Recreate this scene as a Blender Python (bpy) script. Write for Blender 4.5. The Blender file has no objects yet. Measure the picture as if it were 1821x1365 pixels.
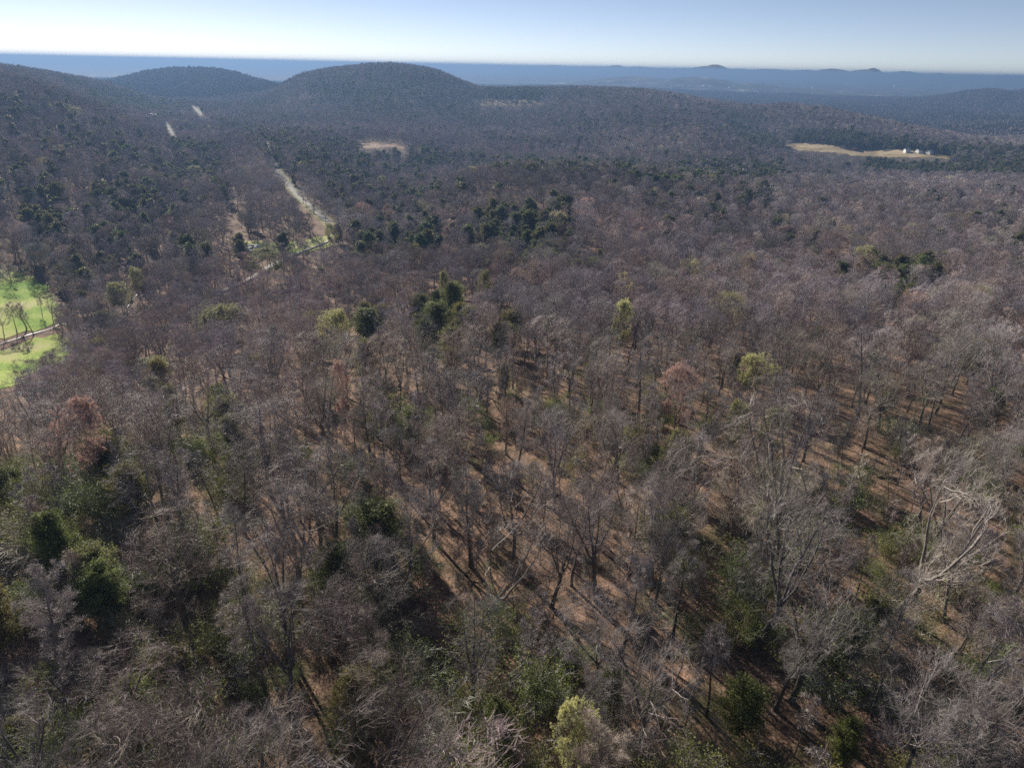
import bpy, math, random
import numpy as np
from mathutils import Matrix, Vector

scene = bpy.context.scene
COL = scene.collection
rng = np.random.default_rng(7)
random.seed(7)

# ------------------------------------------------------------------ camera
W0, H0, FPX = 1821.0, 1365.0, 1214.0
PITCH, ROLL = math.radians(24.93), math.radians(1.2)
ZC = 60.0
_f = np.array([0, math.cos(PITCH), -math.sin(PITCH)])
_u = np.array([0, math.sin(PITCH), math.cos(PITCH)])
_r = np.array([1.0, 0, 0])
CR = _r * math.cos(ROLL) + _u * math.sin(ROLL)
CU = _u * math.cos(ROLL) - _r * math.sin(ROLL)
CF = _f
camd = bpy.data.cameras.new('camera')
camd.sensor_width = 36.0
camd.lens = FPX / W0 * 36.0
camd.clip_start = 0.5
camd.clip_end = 200000
cam = bpy.data.objects.new('camera', camd)
COL.objects.link(cam)
cam.matrix_world = Matrix(((CR[0], CU[0], -CF[0], 0), (CR[1], CU[1], -CF[1], 0), (CR[2], CU[2], -CF[2], ZC), (0, 0, 0, 1)))
scene.camera = cam

# ------------------------------------------------------------------ light
SUN_AZ, SUN_EL = math.radians(-33.0), math.radians(24.0)     # azimuth from +Y, negative = towards -X
sd = Vector((math.sin(SUN_AZ) * math.cos(SUN_EL), math.cos(SUN_AZ) * math.cos(SUN_EL), math.sin(SUN_EL)))
sl = bpy.data.lights.new('sun', 'SUN')
sl.energy = 5.0
sl.angle = math.radians(0.53)
sl.color = (1.0, 0.93, 0.82)
so = bpy.data.objects.new('sun', sl)
COL.objects.link(so)
so.location = sd * 300
so.rotation_euler = sd.to_track_quat('Z', 'Y').to_euler()
world = bpy.data.worlds.new("World")
scene.world = world
world.use_nodes = True
nt = world.node_tree
bg = nt.nodes['Background']
sky = nt.nodes.new('ShaderNodeTexSky')
sky.sky_type = 'NISHITA'
sky.sun_disc = False
sky.sun_elevation = SUN_EL
sky.sun_rotation = SUN_AZ
sky.altitude = 1500
sky.air_density = 0.5
sky.dust_density = 0.1
sky.ozone_density = 2.0
wb = nt.nodes.new('ShaderNodeVectorMath')
wb.operation = 'MULTIPLY'
wb.inputs[1].default_value = (1.18, .95, .825)
nt.links.new(sky.outputs[0], wb.inputs[0])
nt.links.new(wb.outputs[0], bg.inputs[0])
bg.inputs[1].default_value = 0.068
scene.view_settings.view_transform = 'Standard'
scene.view_settings.look = 'None'
scene.view_settings.exposure = 0.86
scene.view_settings.gamma = 1.0
cy = scene.cycles
cy.max_bounces = 4
cy.diffuse_bounces = 2
cy.glossy_bounces = 2
cy.transmission_bounces = 2
cy.volume_bounces = 0
cy.transparent_max_bounces = 4
cy.use_denoising = False
cy.filter_width = 1.7
cy.use_adaptive_sampling = False
HAZE_DENSITY = 2.15e-4
HAZE_COLOR = (0.168, 0.278, 0.475)

# ------------------------------------------------------------------ pixel <-> world helpers
def ray(u, v):
    u = np.asarray(u, float); v = np.asarray(v, float)
    x = u - W0 / 2; y = H0 / 2 - v
    return x[..., None] * CR + y[..., None] * CU + FPX * CF

def az_tan(u, v):
    d = ray(u, v)
    h = np.hypot(d[..., 0], d[..., 1])
    return np.arctan2(d[..., 0], d[..., 1]), d[..., 2] / h

def project(x, y, z):
    """world -> photograph pixel (u, v) and depth"""
    x = np.asarray(x, float); y = np.asarray(y, float); z = np.asarray(z, float) - ZC
    cx = x * CR[0] + y * CR[1] + z * CR[2]
    cyy = x * CU[0] + y * CU[1] + z * CU[2]
    cf = x * CF[0] + y * CF[1] + z * CF[2]
    cf_ = np.where(cf > 1, cf, 1)
    return np.where(cf > 1, cx / cf_ * FPX + W0 / 2, -9999), np.where(cf > 1, H0 / 2 - cyy / cf_ * FPX, -9999), cf

# ------------------------------------------------------------------ value noise
_NT = np.random.default_rng(11).random((256, 256))
def vnoise(x, y):
    xi = np.floor(x).astype(int); yi = np.floor(y).astype(int)
    fx = x - xi; fy = y - yi
    fx = fx * fx * (3 - 2 * fx); fy = fy * fy * (3 - 2 * fy)
    a = _NT[xi & 255, yi & 255]; b = _NT[(xi + 1) & 255, yi & 255]
    c = _NT[xi & 255, (yi + 1) & 255]; d = _NT[(xi + 1) & 255, (yi + 1) & 255]
    return ((a * (1 - fx) + b * fx) * (1 - fy) + (c * (1 - fx) + d * fx) * fy) * 2 - 1

def fbm(x, y, s, o=3):
    t = 0; a = 1
    for i in range(o):
        t = t + a * vnoise(x / s + 17.3 * i, y / s - 9.1 * i); a *= .5; s *= .5
    return t

# ------------------------------------------------------------------ terrain: hills and valleys as survey points
TREE = 14.0
PTS = []      # (azimuth, ln distance, ground height relative to the camera)
def cp(u, v, D, canopy=TREE):
    a, t = az_tan(u, v)
    PTS.append((float(a), math.log(D), float(t) * D - canopy))
def hp(az_deg, D, h):
    PTS.append((math.radians(az_deg), math.log(D), h))
for a in (-52, -35, -18, 0, 18, 35, 52):
    hp(a, 8, -57); hp(a, 25, -57); hp(a, 60, -57 + (0.02 * a))
for u, v, D in [
    (900, 700, 92), (900, 600, 124), (900, 500, 195), (900, 450, 244), (900, 420, 300), (900, 380, 385), (1000, 302, 545), (850, 302, 545),
    (1250, 335, 545), (1400, 400, 500), (1300, 500, 235), (1250, 600, 133), (1250, 400, 400),
    (1800, 700, 137), (1800, 600, 190), (1800, 500, 300), (1800, 400, 530), (1800, 330, 840), (1550, 700, 112), (1550, 500, 270), (1550, 400, 480), (1550, 330, 740),
    (1750, 290, 1250), (1350, 320, 700),
    (600, 700, 98), (600, 600, 140), (600, 530, 205), (300, 700, 110), (300, 620, 160), (50, 760, 95), (50, 700, 140), (700, 450, 255), (700, 410, 340),
    (730, 350, 520)]:
    cp(u, v, D)
for u, v, D in [   # bare ground seen
    (40, 500, 385), (20, 560, 325), (90, 540, 340), (20, 640, 268), (240, 540, 330), (150, 590, 300), (600, 412, 418), (560, 375, 490), (490, 295, 735),
    (480, 250, 960), (430, 440, 385), (520, 445, 385), (412, 400, 460), (412, 350, 580),
    (640, 240, 1150), (700, 262, 1000), (1410, 262, 1480), (1550, 270, 1450), (1680, 280, 1400), (310, 240, 1100), (295, 222, 1280), (365, 207, 1500), (342, 190, 1750)]:
    cp(u, v, D, 0)
for u, v, D in [   # canopy of the slopes and hills
    (0, 400, 430), (0, 300, 560), (0, 220, 760), (0, 148, 1000), (60, 148, 1020), (100, 178, 940), (200, 215, 900), (300, 262, 830), (200, 300, 600), (200, 400, 420), (380, 310, 680),
    (0, 118, 1600), (40, 123, 1600), (100, 134, 1650), (190, 145, 1900), (-150, 118, 1500), (-150, 200, 700), (-150, 350, 480),
    (260, 180, 1700), (200, 175, 1550),
    (330, 121, 2800), (250, 127, 2750), (410, 128, 2700), (205, 145, 2500), (455, 142, 2600), (330, 155, 2350), (400, 176, 2000),
    (700, 112, 1950), (640, 116, 1950), (580, 126, 1950), (520, 135, 2050), (760, 119, 1950), (800, 132, 1950), (840, 149, 1900), (700, 150, 1700), (600, 160, 1700), (700, 190, 1450), (560, 200, 1450), (800, 200, 1450), (480, 175, 1750),
    (920, 153, 1900), (1000, 153, 1950), (1090, 154, 2000), (1180, 160, 1950), (1230, 172, 1850), (1300, 182, 1850), (1400, 186, 1850), (1480, 195, 1750), (1560, 210, 1650), (1650, 225, 1600), (1760, 245, 1560),
    (900, 190, 1600), (1050, 195, 1550), (1000, 225, 1300), (1200, 210, 1400), (1350, 218, 1680), (1300, 250, 1200), (1500, 235, 1520), (900, 240, 1150), (1000, 280, 900), (1100, 285, 860), (850, 270, 960), (1250, 295, 900), (720, 300, 800), (1400, 300, 1000)]:
    cp(u, v, D)
for u, v, D in [(520, 147, 2050), (560, 131, 1980), (780, 124, 1960), (815, 139, 1940), (850, 153, 1900), (880, 154, 1900), (430, 136, 2680), (470, 146, 2500), (220, 138, 2700)]:
    cp(u, v, D)
for u, v, D in [(460, 146, 2500), (520, 147, 2050), (580, 132, 1950), (640, 122, 1950), (700, 117, 1950), (760, 125, 1950), (800, 139, 1950), (840, 155, 1900), (880, 157, 1900), (940, 157, 1900), (1000, 157, 1950), (1090, 158, 2000), (1180, 165, 1950), (1300, 187, 1850), (1480, 200, 1750), (1650, 232, 1600), (250, 133, 2750), (330, 127, 2800), (410, 134, 2700)]:
    cp(u, v, D * 1.22, TREE + 14)
for az, D, h in [(-45, 3000, -110), (-33, 3600, -140), (-20, 3600, -140), (-8, 3300, -140), (-28, 2300, -100), (5, 3000, -140), (15, 2900, -140), (25, 2600, -140), (33, 2400, -140), (42, 2400, -140), (50, 2000, -130), (52, 900, -115), (52, 300, -85),
                 (-52, 900, -45), (-52, 400, -80), (-52, 200, -70), (-52, 1600, -30), (0, 700, -99), (8, 700, -98), (15, 720, -102)]:
    hp(az, D, h)
for az in range(-52, 60, 8):
    for D in (4800, 9000, 20000, 70000):
        hp(az, D, -140)
PT = np.array(PTS)
SX, SY = 2.6, 1.0
_PX = np.column_stack([PT[:, 0] * SX, PT[:, 1] * SY])
def _k(r):
    return r ** 2 * np.log(r + 1e-9)   # thin plate
_n = len(PT)
_A = np.zeros((_n + 3, _n + 3))
_A[:_n, :_n] = _k(np.linalg.norm(_PX[:, None] - _PX[None], axis=2)) + np.eye(_n) * 2e-4
_A[:_n, _n] = 1; _A[_n, :_n] = 1
_A[:_n, _n + 1:] = _PX; _A[_n + 1:, :_n] = _PX.T
_W = np.linalg.solve(_A, np.concatenate([PT[:, 2], [0, 0, 0]]))

FARHILL = [  # far ridges: peak pixel u, v, distance, half-width px, depth m
    (1130, 134, 6500, 110, 500), (1060, 139, 6600, 60, 500), (1240, 135, 6000, 95, 450), (1340, 146, 5900, 90, 400), (1430, 154, 5700, 70, 350),
    (1760, 160, 4600, 95, 600), (1850, 160, 4700, 90, 600),
    (1273, 115, 19000, 34, 2000), (1262, 118, 19000, 70, 2500), (1180, 121, 19000, 60, 2500), (1120, 124, 19000, 50, 2000), (1315, 122, 18500, 50, 2200), (1370, 124, 18000, 60, 2200), (1430, 124.5, 17500, 60, 2200), (1480, 122.5, 17000, 60, 2200),
    (1540, 124, 17000, 55, 2000), (1553, 120.8, 17000, 26, 1600), (1610, 127, 17000, 60, 2200), (1670, 129.5, 16500, 45, 2000), (1725, 132.5, 16500, 50, 2000), (1790, 133.5, 16000, 60, 2000), (1850, 136, 16000, 60, 2000),
    (985, 115, 34000, 45, 4000), (935, 116, 34000, 40, 4000), (1060, 117, 33000, 40, 4000), (1095, 116, 33000, 30, 4000), (1140, 118.5, 33000, 50, 4000), (1370, 122, 33000, 80, 4000), (1220, 120, 33000, 60, 4000),
    (150, 101, 40000, 80, 4000), (230, 102.5, 40000, 30, 4000), (1480, 125, 33000, 60, 4000), (1810, 134, 33000, 60, 4000)]
_FH = []
for u, v, D, w, dep in FARHILL:
    v = v + 1.0
    a, t = az_tan(u, v); a1, _ = az_tan(u + w, v)
    _FH.append((float(a), D, float(t) * D + 140 - (6 if D < 12000 else 0), abs(float(a1 - a)), dep))

def h_exact(az, lnD):
    az = np.clip(az, -0.93, 0.93)
    q = np.column_stack([az * SX, lnD * SY])
    out = np.empty(len(q))
    for i in range(0, len(q), 20000):
        s = q[i:i + 20000]
        K = _k(np.linalg.norm(s[:, None] - _PX[None], axis=2))
        out[i:i + 20000] = K @ _W[:_n] + _W[_n] + s @ _W[_n + 1:]
    return out

AZ = np.concatenate([np.linspace(-math.pi, -0.95, 70)[:-1], np.linspace(-0.95, 0.95, 430), np.linspace(0.95, math.pi, 70)[1:]])
RR = np.exp(np.linspace(math.log(6), math.log(72000), 520))
def build_height():
    a, l = np.meshgrid(AZ, np.log(RR), indexing='ij')
    h = h_exact(a.ravel(), l.ravel()).reshape(a.shape)
    D = np.exp(l)
    far = np.clip((l - math.log(3600)) / (math.log(5000) - math.log(3600)), 0, 1)
    h = h * (1 - far) - 140 * far
    near = np.clip((math.log(30) - l) / .8, 0, 1)
    h = h * (1 - near) - 57 * near
    x = D * np.sin(a); y = D * np.cos(a)
    amp = np.clip(D / 500, 0.12, 1)
    h = h + fbm(x, y, 300, 3) * 2.6 * amp + fbm(x + 77, y + 900, 240, 2) * 4.0 * np.clip((D - 600) / 900, 0, 1) + fbm(x + 500, y, 70, 3) * 0.9 * np.clip(D / 300, .4, 1)
    add = np.zeros_like(h)
    for a0, D0, hh, wa, dep in _FH:
        g = hh * np.exp(-((a - a0) / wa) ** 2 * 0.9) * np.exp(-((D - D0) / dep) ** 2)
        add = np.maximum(add, g)
    h = h + add + far * np.clip(fbm(x, y, 2500, 3), 0, 1) * 22
    return h + ZC
HG = build_height()
_LR0, _LR1 = math.log(RR[0]), math.log(RR[-1])
def H(x, y):
    x = np.asarray(x, float); y = np.asarray(y, float)
    a = np.arctan2(x, y); l = np.log(np.maximum(np.hypot(x, y), RR[0]))
    i = np.clip(np.searchsorted(AZ, a) - 1, 0, len(AZ) - 2)
    fa = (a - AZ[i]) / (AZ[i + 1] - AZ[i])
    q = (l - _LR0) / (_LR1 - _LR0) * (len(RR) - 1)
    j = np.clip(np.floor(q).astype(int), 0, len(RR) - 2); 
    rj = np.exp(l); fr = np.clip((rj - RR[j]) / (RR[j + 1] - RR[j]), 0, 1)
    return (HG[i, j] * (1 - fa) * (1 - fr) + HG[i + 1, j] * fa * (1 - fr) + HG[i, j + 1] * (1 - fa) * fr + HG[i + 1, j + 1] * fa * fr)

def ground_at(u, v, dmin=20.0):
    """where the ray through a pixel meets the ground"""
    d = ray(u, v); hz = math.hypot(d[0], d[1])
    D = np.exp(np.linspace(math.log(dmin), math.log(70000), 4000))
    x = d[0] / hz * D; y = d[1] / hz * D; z = ZC + d[2] / hz * D
    g = H(x, y)
    k = np.argmax(z < g)
    if not (z < g).any(): k = len(D) - 1
    return np.array([x[k], y[k], g[k]])
def on_ray(u, v, D):
    d = ray(u, v); hz = math.hypot(d[0], d[1])
    return np.array([d[0] / hz * D, d[1] / hz * D])

# ------------------------------------------------------------------ mesh helpers
def mesh_np(name, verts, faces_flat, sizes, mats=(), mat_idx=None, smooth=False):
    me = bpy.data.meshes.new(name)
    verts = np.asarray(verts, np.float32)
    me.vertices.add(len(verts)); me.vertices.foreach_set('co', verts.ravel())
    me.loops.add(len(faces_flat)); me.loops.foreach_set('vertex_index', np.asarray(faces_flat, np.int32))
    me.polygons.add(len(sizes))
    st = np.concatenate([[0], np.cumsum(sizes)[:-1]]).astype(np.int32)
    me.polygons.foreach_set('loop_start', st)
    me.polygons.foreach_set('loop_total', np.asarray(sizes, np.int32))
    for m in mats: me.materials.append(m)
    if mat_idx is not None: me.polygons.foreach_set('material_index', np.asarray(mat_idx, np.int32))
    me.polygons.foreach_set('use_smooth', np.full(len(sizes), smooth))
    me.update(calc_edges=True)
    return me

class Geo:
    """gathers quads / triangles with a material slot"""
    def __init__(s): s.v = []; s.f = []; s.sz = []; s.mi = []; s.n = 0
    def add(s, v, f, k, mi=0):
        f = np.asarray(f, np.int64).reshape(-1, k)
        s.v.append(np.asarray(v, float).reshape(-1, 3)); s.f.append((f + s.n).ravel()); s.sz.append(np.full(len(f), k)); s.mi.append(np.full(len(f), mi)); s.n += len(s.v[-1])
    def mesh(s, name, mats, smooth=False):
        return mesh_np(name, np.concatenate(s.v), np.concatenate(s.f), np.concatenate(s.sz), mats, np.concatenate(s.mi), smooth)

def nrm(a): return a / np.maximum(np.linalg.norm(a, axis=-1, keepdims=True), 1e-9)

def tubes(g, P, R, sides, mi=0):
    """P (N,n,3) paths, R (N,n) radii"""
    N, n, _ = P.shape
    T = nrm(np.gradient(P, axis=1))
    ref = np.zeros((N, 1, 3)); ref[..., 0] = 1
    par = np.abs((T * ref).sum(-1)).max(1) > .9
    ref[par] = (0, 1, 0)
    A = nrm(np.cross(T, ref)); B = np.cross(T, A)
    th = np.arange(sides) * 2 * math.pi / sides
    V = P[:, :, None] + R[:, :, None, None] * (np.cos(th)[None, None, :, None] * A[:, :, None] + np.sin(th)[None, None, :, None] * B[:, :, None])
    idx = np.arange(N * n * sides).reshape(N, n, sides)
    a = idx[:, :-1]; b = idx[:, 1:]
    F = np.stack([a, np.roll(a, -1, 2), np.roll(b, -1, 2), b], -1)
    g.add(V.reshape(-1, 3), F.reshape(-1, 4), 4, mi)

def spikes(g, P, R, mi=0):
    """fine twigs: 3-sided needles bent once, P (N,3,3)"""
    N, n, _ = P.shape
    T = nrm(P[:, -1] - P[:, 0])
    ref = np.zeros_like(T); ref[:, 0] = 1; ref[np.abs(T[:, 0]) > .9] = (0, 1, 0)
    A = nrm(np.cross(T, ref)); B = np.cross(T, A)
    vs = []
    for i in range(n - 1):
        for k in range(3):
            th = k * 2.0944
            vs.append(P[:, i] + R[:, i, None] * (math.cos(th) * A + math.sin(th) * B))
    vs.append(P[:, -1])
    V = np.stack(vs, 1); m = V.shape[1]
    base = (np.arange(N) * m)[:, None]
    q = []
    for i in range(n - 2):
        for k in range(3):
            q.append([i * 3 + k, i * 3 + (k + 1) % 3, i * 3 + 3 + (k + 1) % 3, i * 3 + 3 + k])
    t = [[(n - 2) * 3 + k, (n - 2) * 3 + (k + 1) % 3, m - 1] for k in range(3)]
    n0 = g.n
    if q:
        F = (base[:, :, None] + np.array(q)[None]).reshape(-1, 4)
        g.add(V.reshape(-1, 3), F, 4, mi)
        F = (base[:, :, None] + np.array(t)[None]).reshape(-1, 3)
        g.f.append((F + n0).ravel()); g.sz.append(np.full(len(F), 3)); g.mi.append(np.full(len(F), mi))
    else:
        F = (base[:, :, None] + np.array(t)[None]).reshape(-1, 3)
        g.add(V.reshape(-1, 3), F, 3, mi)

def walk(r, S, D, L, n, wob, trop):
    """paths from starts S along directions D, lengths L"""
    N = len(S); P = np.empty((N, n, 3)); P[:, 0] = S; d = nrm(D)
    st = (L / (n - 1))[:, None]
    for i in range(1, n):
        d = nrm(d + r.normal(0, wob, (N, 3)) + np.array([0, 0, trop]))
        P[:, i] = P[:, i - 1] + d * st
    return P

def kids(r, P, R, m, t0, t1, ang, spread=12, tpow=1.0):
    """m children per path: start, direction, parent radius, t"""
    N, n, _ = P.shape
    t = t0 + (t1 - t0) * (np.arange(m)[None] + r.random((N, m))) / m
    t = t ** tpow
    q = np.clip(t * (n - 1), 0, n - 1.001); i = q.astype(int); f = (q - i)[..., None]
    rows = np.arange(N)[:, None]
    S = P[rows, i] * (1 - f) + P[rows, i + 1] * f
    T = nrm(P[rows, i + 1] - P[rows, i])
    rad = R[rows, i] * (1 - f[..., 0]) + R[rows, i + 1] * f[..., 0]
    ph = (np.arange(m) * 2.399)[None] + r.random((N, 1)) * 6.28 + r.normal(0, .4, (N, m))
    ref = np.zeros_like(T); ref[..., 2] = 1; ref[np.abs(T[..., 2]) > .85] = (1, 0, 0)
    A = nrm(np.cross(T, ref)); B = np.cross(T, A)
    an = np.radians(ang + r.normal(0, spread, (N, m)))[..., None]
    D = T * np.cos(an) + (A * np.cos(ph)[..., None] + B * np.sin(ph)[..., None]) * np.sin(an)
    return S.reshape(-1, 3), D.reshape(-1, 3), rad.ravel(), t.ravel()

def rads(R0, n, tip): return R0[:, None] * (1 - (1 - tip) * np.linspace(0, 1, n)[None])

# ------------------------------------------------------------------ tree meshes
def bare_tree(seed, h=19., spread=1.0, fork=0.5, lod=0, leaders=4, dense=1.0, bud=None, lean=0.0, form='oak', thick=1.0, sparse=0):
    """a leafless broadleaf; returns (trunk Geo, crown Geo); lod 0 near .. 2 far"""
    r = np.random.default_rng(seed)
    gt, gc = Geo(), Geo()
    L0 = h * (fork if form == 'oak' else .92)
    P0 = walk(r, np.zeros((1, 3)) + [0, 0, -.6], np.array([[lean, 0, 1.]]), np.array([L0 + .6]), 9, .05, .03)
    R0 = rads(np.array([h * .016 * thick]), 9, .62 if form == 'oak' else .12)
    R0[:, 0] *= 1.5; R0[:, 1] *= 1.05
    tubes(gt, P0, R0, 8 if lod == 0 else 5)
    if form == 'oak':
        # leaders leave near the top of the bole
        S, D, pr, t = kids(r, P0, R0, leaders, .72, .99, 27, 7)
        S[-1] = P0[0, -1]
        L = h * (1 - fork) * r.uniform(.95, 1.2, len(S)) * 1.02
        P1 = walk(r, S, D, L, 9, .09, .09)
        R1 = rads(pr * r.uniform(.55, .8, len(S)), 9, .16)
        # a few heavy low limbs
        S, D, pr, t = kids(r, P0, R0, 3, .5, .9, 62, 10)
        Lb = h * .3 * spread * r.uniform(.7, 1.2, len(S))
        P1b = walk(r, S, D, Lb, 9, .12, .07)
        R1b = rads(pr * .36, 9, .15)
        P1 = np.concatenate([P1, P1b]); R1 = np.concatenate([R1, R1b]); L1 = np.concatenate([L, Lb])
    else:
        S, D, pr, t = kids(r, P0, R0, 13, .38, .97, 48, 10)
        L1 = h * .27 * spread * (1.25 - .75 * t) * r.uniform(.75, 1.25, len(S))
        P1 = walk(r, S, D, L1, 8, .1, .09)
        R1 = rads(np.minimum(pr * .5, L1 * .014), 8, .2)
        extra = None
    cz, rz_, rw_ = h * .66, h * .36, h * .29 * spread * (1 if form == 'oak' else .85)
    def env(P):
        c = np.array([P0[0, -1, 0] * .8, P0[0, -1, 1] * .8, cz]); q = (P - c) / [rw_, rw_, rz_]
        rho = np.linalg.norm(q, axis=-1, keepdims=True)
        nz_ = 1 + .16 * vnoise(np.arctan2(q[..., 1], q[..., 0]) * 1.6 + seed, q[..., 2] * 1.5)[..., None]
        lim = .82 * nz_
        r2 = np.where(rho > lim, lim + .2 * np.tanh((rho - lim) / .35), rho)
        return c + q * (r2 / np.maximum(rho, 1e-6)) * [rw_, rw_, rz_]
    P1 = env(P1)
    tubes(gt, P1, R1, 5 if lod == 0 else 3)
    n2 = {0: 8 - sparse, 1: 7, 2: 5}[lod]
    S, D, pr, t = kids(r, P1, R1, n2, .22, 1., 42, 12)
    pl = np.repeat(L1, n2)
    L2 = pl * .44 * spread * (1.15 - .5 * t) * r.uniform(.7, 1.3, len(S))
    P2 = env(walk(r, S, D, L2, 6, .13, .07))
    R2 = rads(np.minimum(pr * .55, .055), 6, .2)
    if lod == 2: R2 = np.maximum(R2, .05)
    tubes(gc, P2, R2, 4 if lod == 0 else 3)
    n3 = {0: 7 - sparse, 1: 6, 2: 9}[lod]
    S, D, pr, t = kids(r, P2, R2, n3, .15, 1., 40, 14)
    pl = np.repeat(L2, n3)
    L3 = np.clip(pl * .55 * (1.1 - .4 * t) * r.uniform(.6, 1.3, len(S)), .5, 2.6)
    if lod == 2:
        P3 = env(walk(r, S, D, L3 * 1.25, 3, .12, .04))
        spikes(gc, P3, rads(np.full(len(S), .045 * dense), 3, .5))
        tipsP = P3
    else:
        P3 = env(walk(r, S, D, L3, 4, .12, .07))
        R3 = rads(np.clip(pr * .6, .010, .020), 4, .35)
        spikes(gc, P3, R3)
        n4 = 6 - sparse if lod == 0 else 5
        S, D, pr, t = kids(r, P3, R3, n4, .12, 1., 36, 14)
        L4 = np.clip(np.repeat(L3, n4) * .6 * r.uniform(.6, 1.35, len(S)), .35, 1.2)
        P4 = walk(r, S, D, L4, 3, .1, .06)
        R4 = rads(np.full(len(S), (.0105 if lod == 0 else .024) * dense), 3, .55)
        spikes(gc, P4, R4)
        tipsP = P4
        if lod == 0:
            S, D, pr, t = kids(r, P4, R4, 4, .25, 1., 34, 12)
            L5 = np.repeat(L4, 4) * .6 * r.uniform(.6, 1.3, len(S))
            P5 = walk(r, S, D, L5, 2, .1, .03)
            spikes(gc, P5, np.full((len(S), 2), .0075 * dense))
            tipsP = P5
    if bud:
        nb, sz = bud
        tp = tipsP[:, -1]; wgt = np.clip(vnoise(tp[:, 0] * .55 + seed, tp[:, 2] * .55 + tp[:, 1] * .4) + .35, .04, 1)
        k = r.choice(len(tipsP), nb, p=wgt / wgt.sum())
        pts = tipsP[k, -1] + r.normal(0, .12, (nb, 3))
        leaves(gc, r, pts, sz, 1)
    return gt, gc

def leaves(g, r, pts, sz, mi, up=None):
    """small triangular leaf clumps"""
    N = len(pts)
    a = nrm(r.normal(0, 1, (N, 3))); b = nrm(np.cross(a, r.normal(0, 1, (N, 3))))
    s = (sz * r.uniform(.6, 1.5, N))[:, None]
    V = np.stack([pts + a * s, pts - a * s * .5 + b * s * .8, pts - a * s * .4 - b * s * .8], 1)
    g.add(V.reshape(-1, 3), np.arange(N * 3).reshape(-1, 3), 3, mi)

def cedar(seed, h=9., w=2.4, n=9000, lod=0, loose=.5):
    """red cedar / pine like evergreen: trunk plus ragged sprays"""
    r = np.random.default_rng(seed)
    gt, gc = Geo(), Geo()
    P0 = walk(r, np.array([[0, 0, -.4]]), np.array([[0, 0, 1.]]), np.array([h * .97]), 8, .03, .02)
    R0 = rads(np.array([h * .017]), 8, .1)
    tubes(gt, P0, R0, 6 if lod == 0 else 4)
    nb = {0: 70, 1: 45, 2: 22}[lod]
    S, D, pr, t = kids(r, P0, R0, nb, .12, .99, 58, 9)
    prof = (np.sin(np.clip((1 - t), 0, 1) ** .7 * 2.2) * .9 + .18)
    L = w * prof * r.uniform(.55, 1.3, nb)
    P1 = walk(r, S, D, L, 5, .1, .06)
    tubes(gt, P1, rads(np.full(nb, .035), 5, .3), 3)
    m = n // nb
    S, D, pr, tt = kids(r, P1, rads(np.full(nb, .03), 5, .3), max(m // 6, 3), .1, 1., 45, 16)
    L2 = w * .3 * r.uniform(.5, 1.3, len(S))
    P2 = walk(r, S, D, L2, 3, .15, .12)
    per = 6 if lod < 2 else 5
    q = r.random((len(S), per)); k = np.minimum((q * 2).astype(int), 1); f = (q * 2 - k)[..., None]
    rows = np.arange(len(S))[:, None]
    pts = P2[rows, k] * (1 - f) + P2[rows, k + 1] * f + r.normal(0, .06 * w, (len(S), per, 3))
    leaves(gc, r, pts.reshape(-1, 3), {0: .09, 1: .17, 2: .3}[lod] * (w / 2.4) ** .4, 0)
    return gt, gc

def shrub(seed, h=3., n=900, leafy=500, lod=0):
    r = np.random.default_rng(seed)
    gt, gc = Geo(), Geo()
    N = 9
    S = r.normal(0, .25, (N, 3)); S[:, 2] = -.1
    D = r.normal(0, .45, (N, 3)); D[:, 2] = 1
    L = h * r.uniform(.6, 1.1, N)
    P = walk(r, S, D, L, 6, .12, .03); R = rads(np.full(N, .03), 6, .2)
    tubes(gt, P, R, 4)
    S, D, pr, t = kids(r, P, R, 9, .2, 1, 38, 12)
    P2 = walk(r, S, D, h * .35 * r.uniform(.5, 1.2, len(S)), 4, .15, .03); R2 = rads(np.full(len(S), .013), 4, .4)
    spikes(gc, P2, R2)
    S, D, pr, t = kids(r, P2, R2, 9, .1, 1, 38, 14)
    P3 = walk(r, S, D, h * .16 * r.uniform(.5, 1.3, len(S)), 3, .15, .02)
    spikes(gc, P3, rads(np.full(len(S), .009), 3, .5))
    if leafy:
        k = r.integers(0, len(P3), leafy)
        leaves(gc, r, P3[k, -1] + r.normal(0, .12, (leafy, 3)), .042, 1)
    return gt, gc

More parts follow.
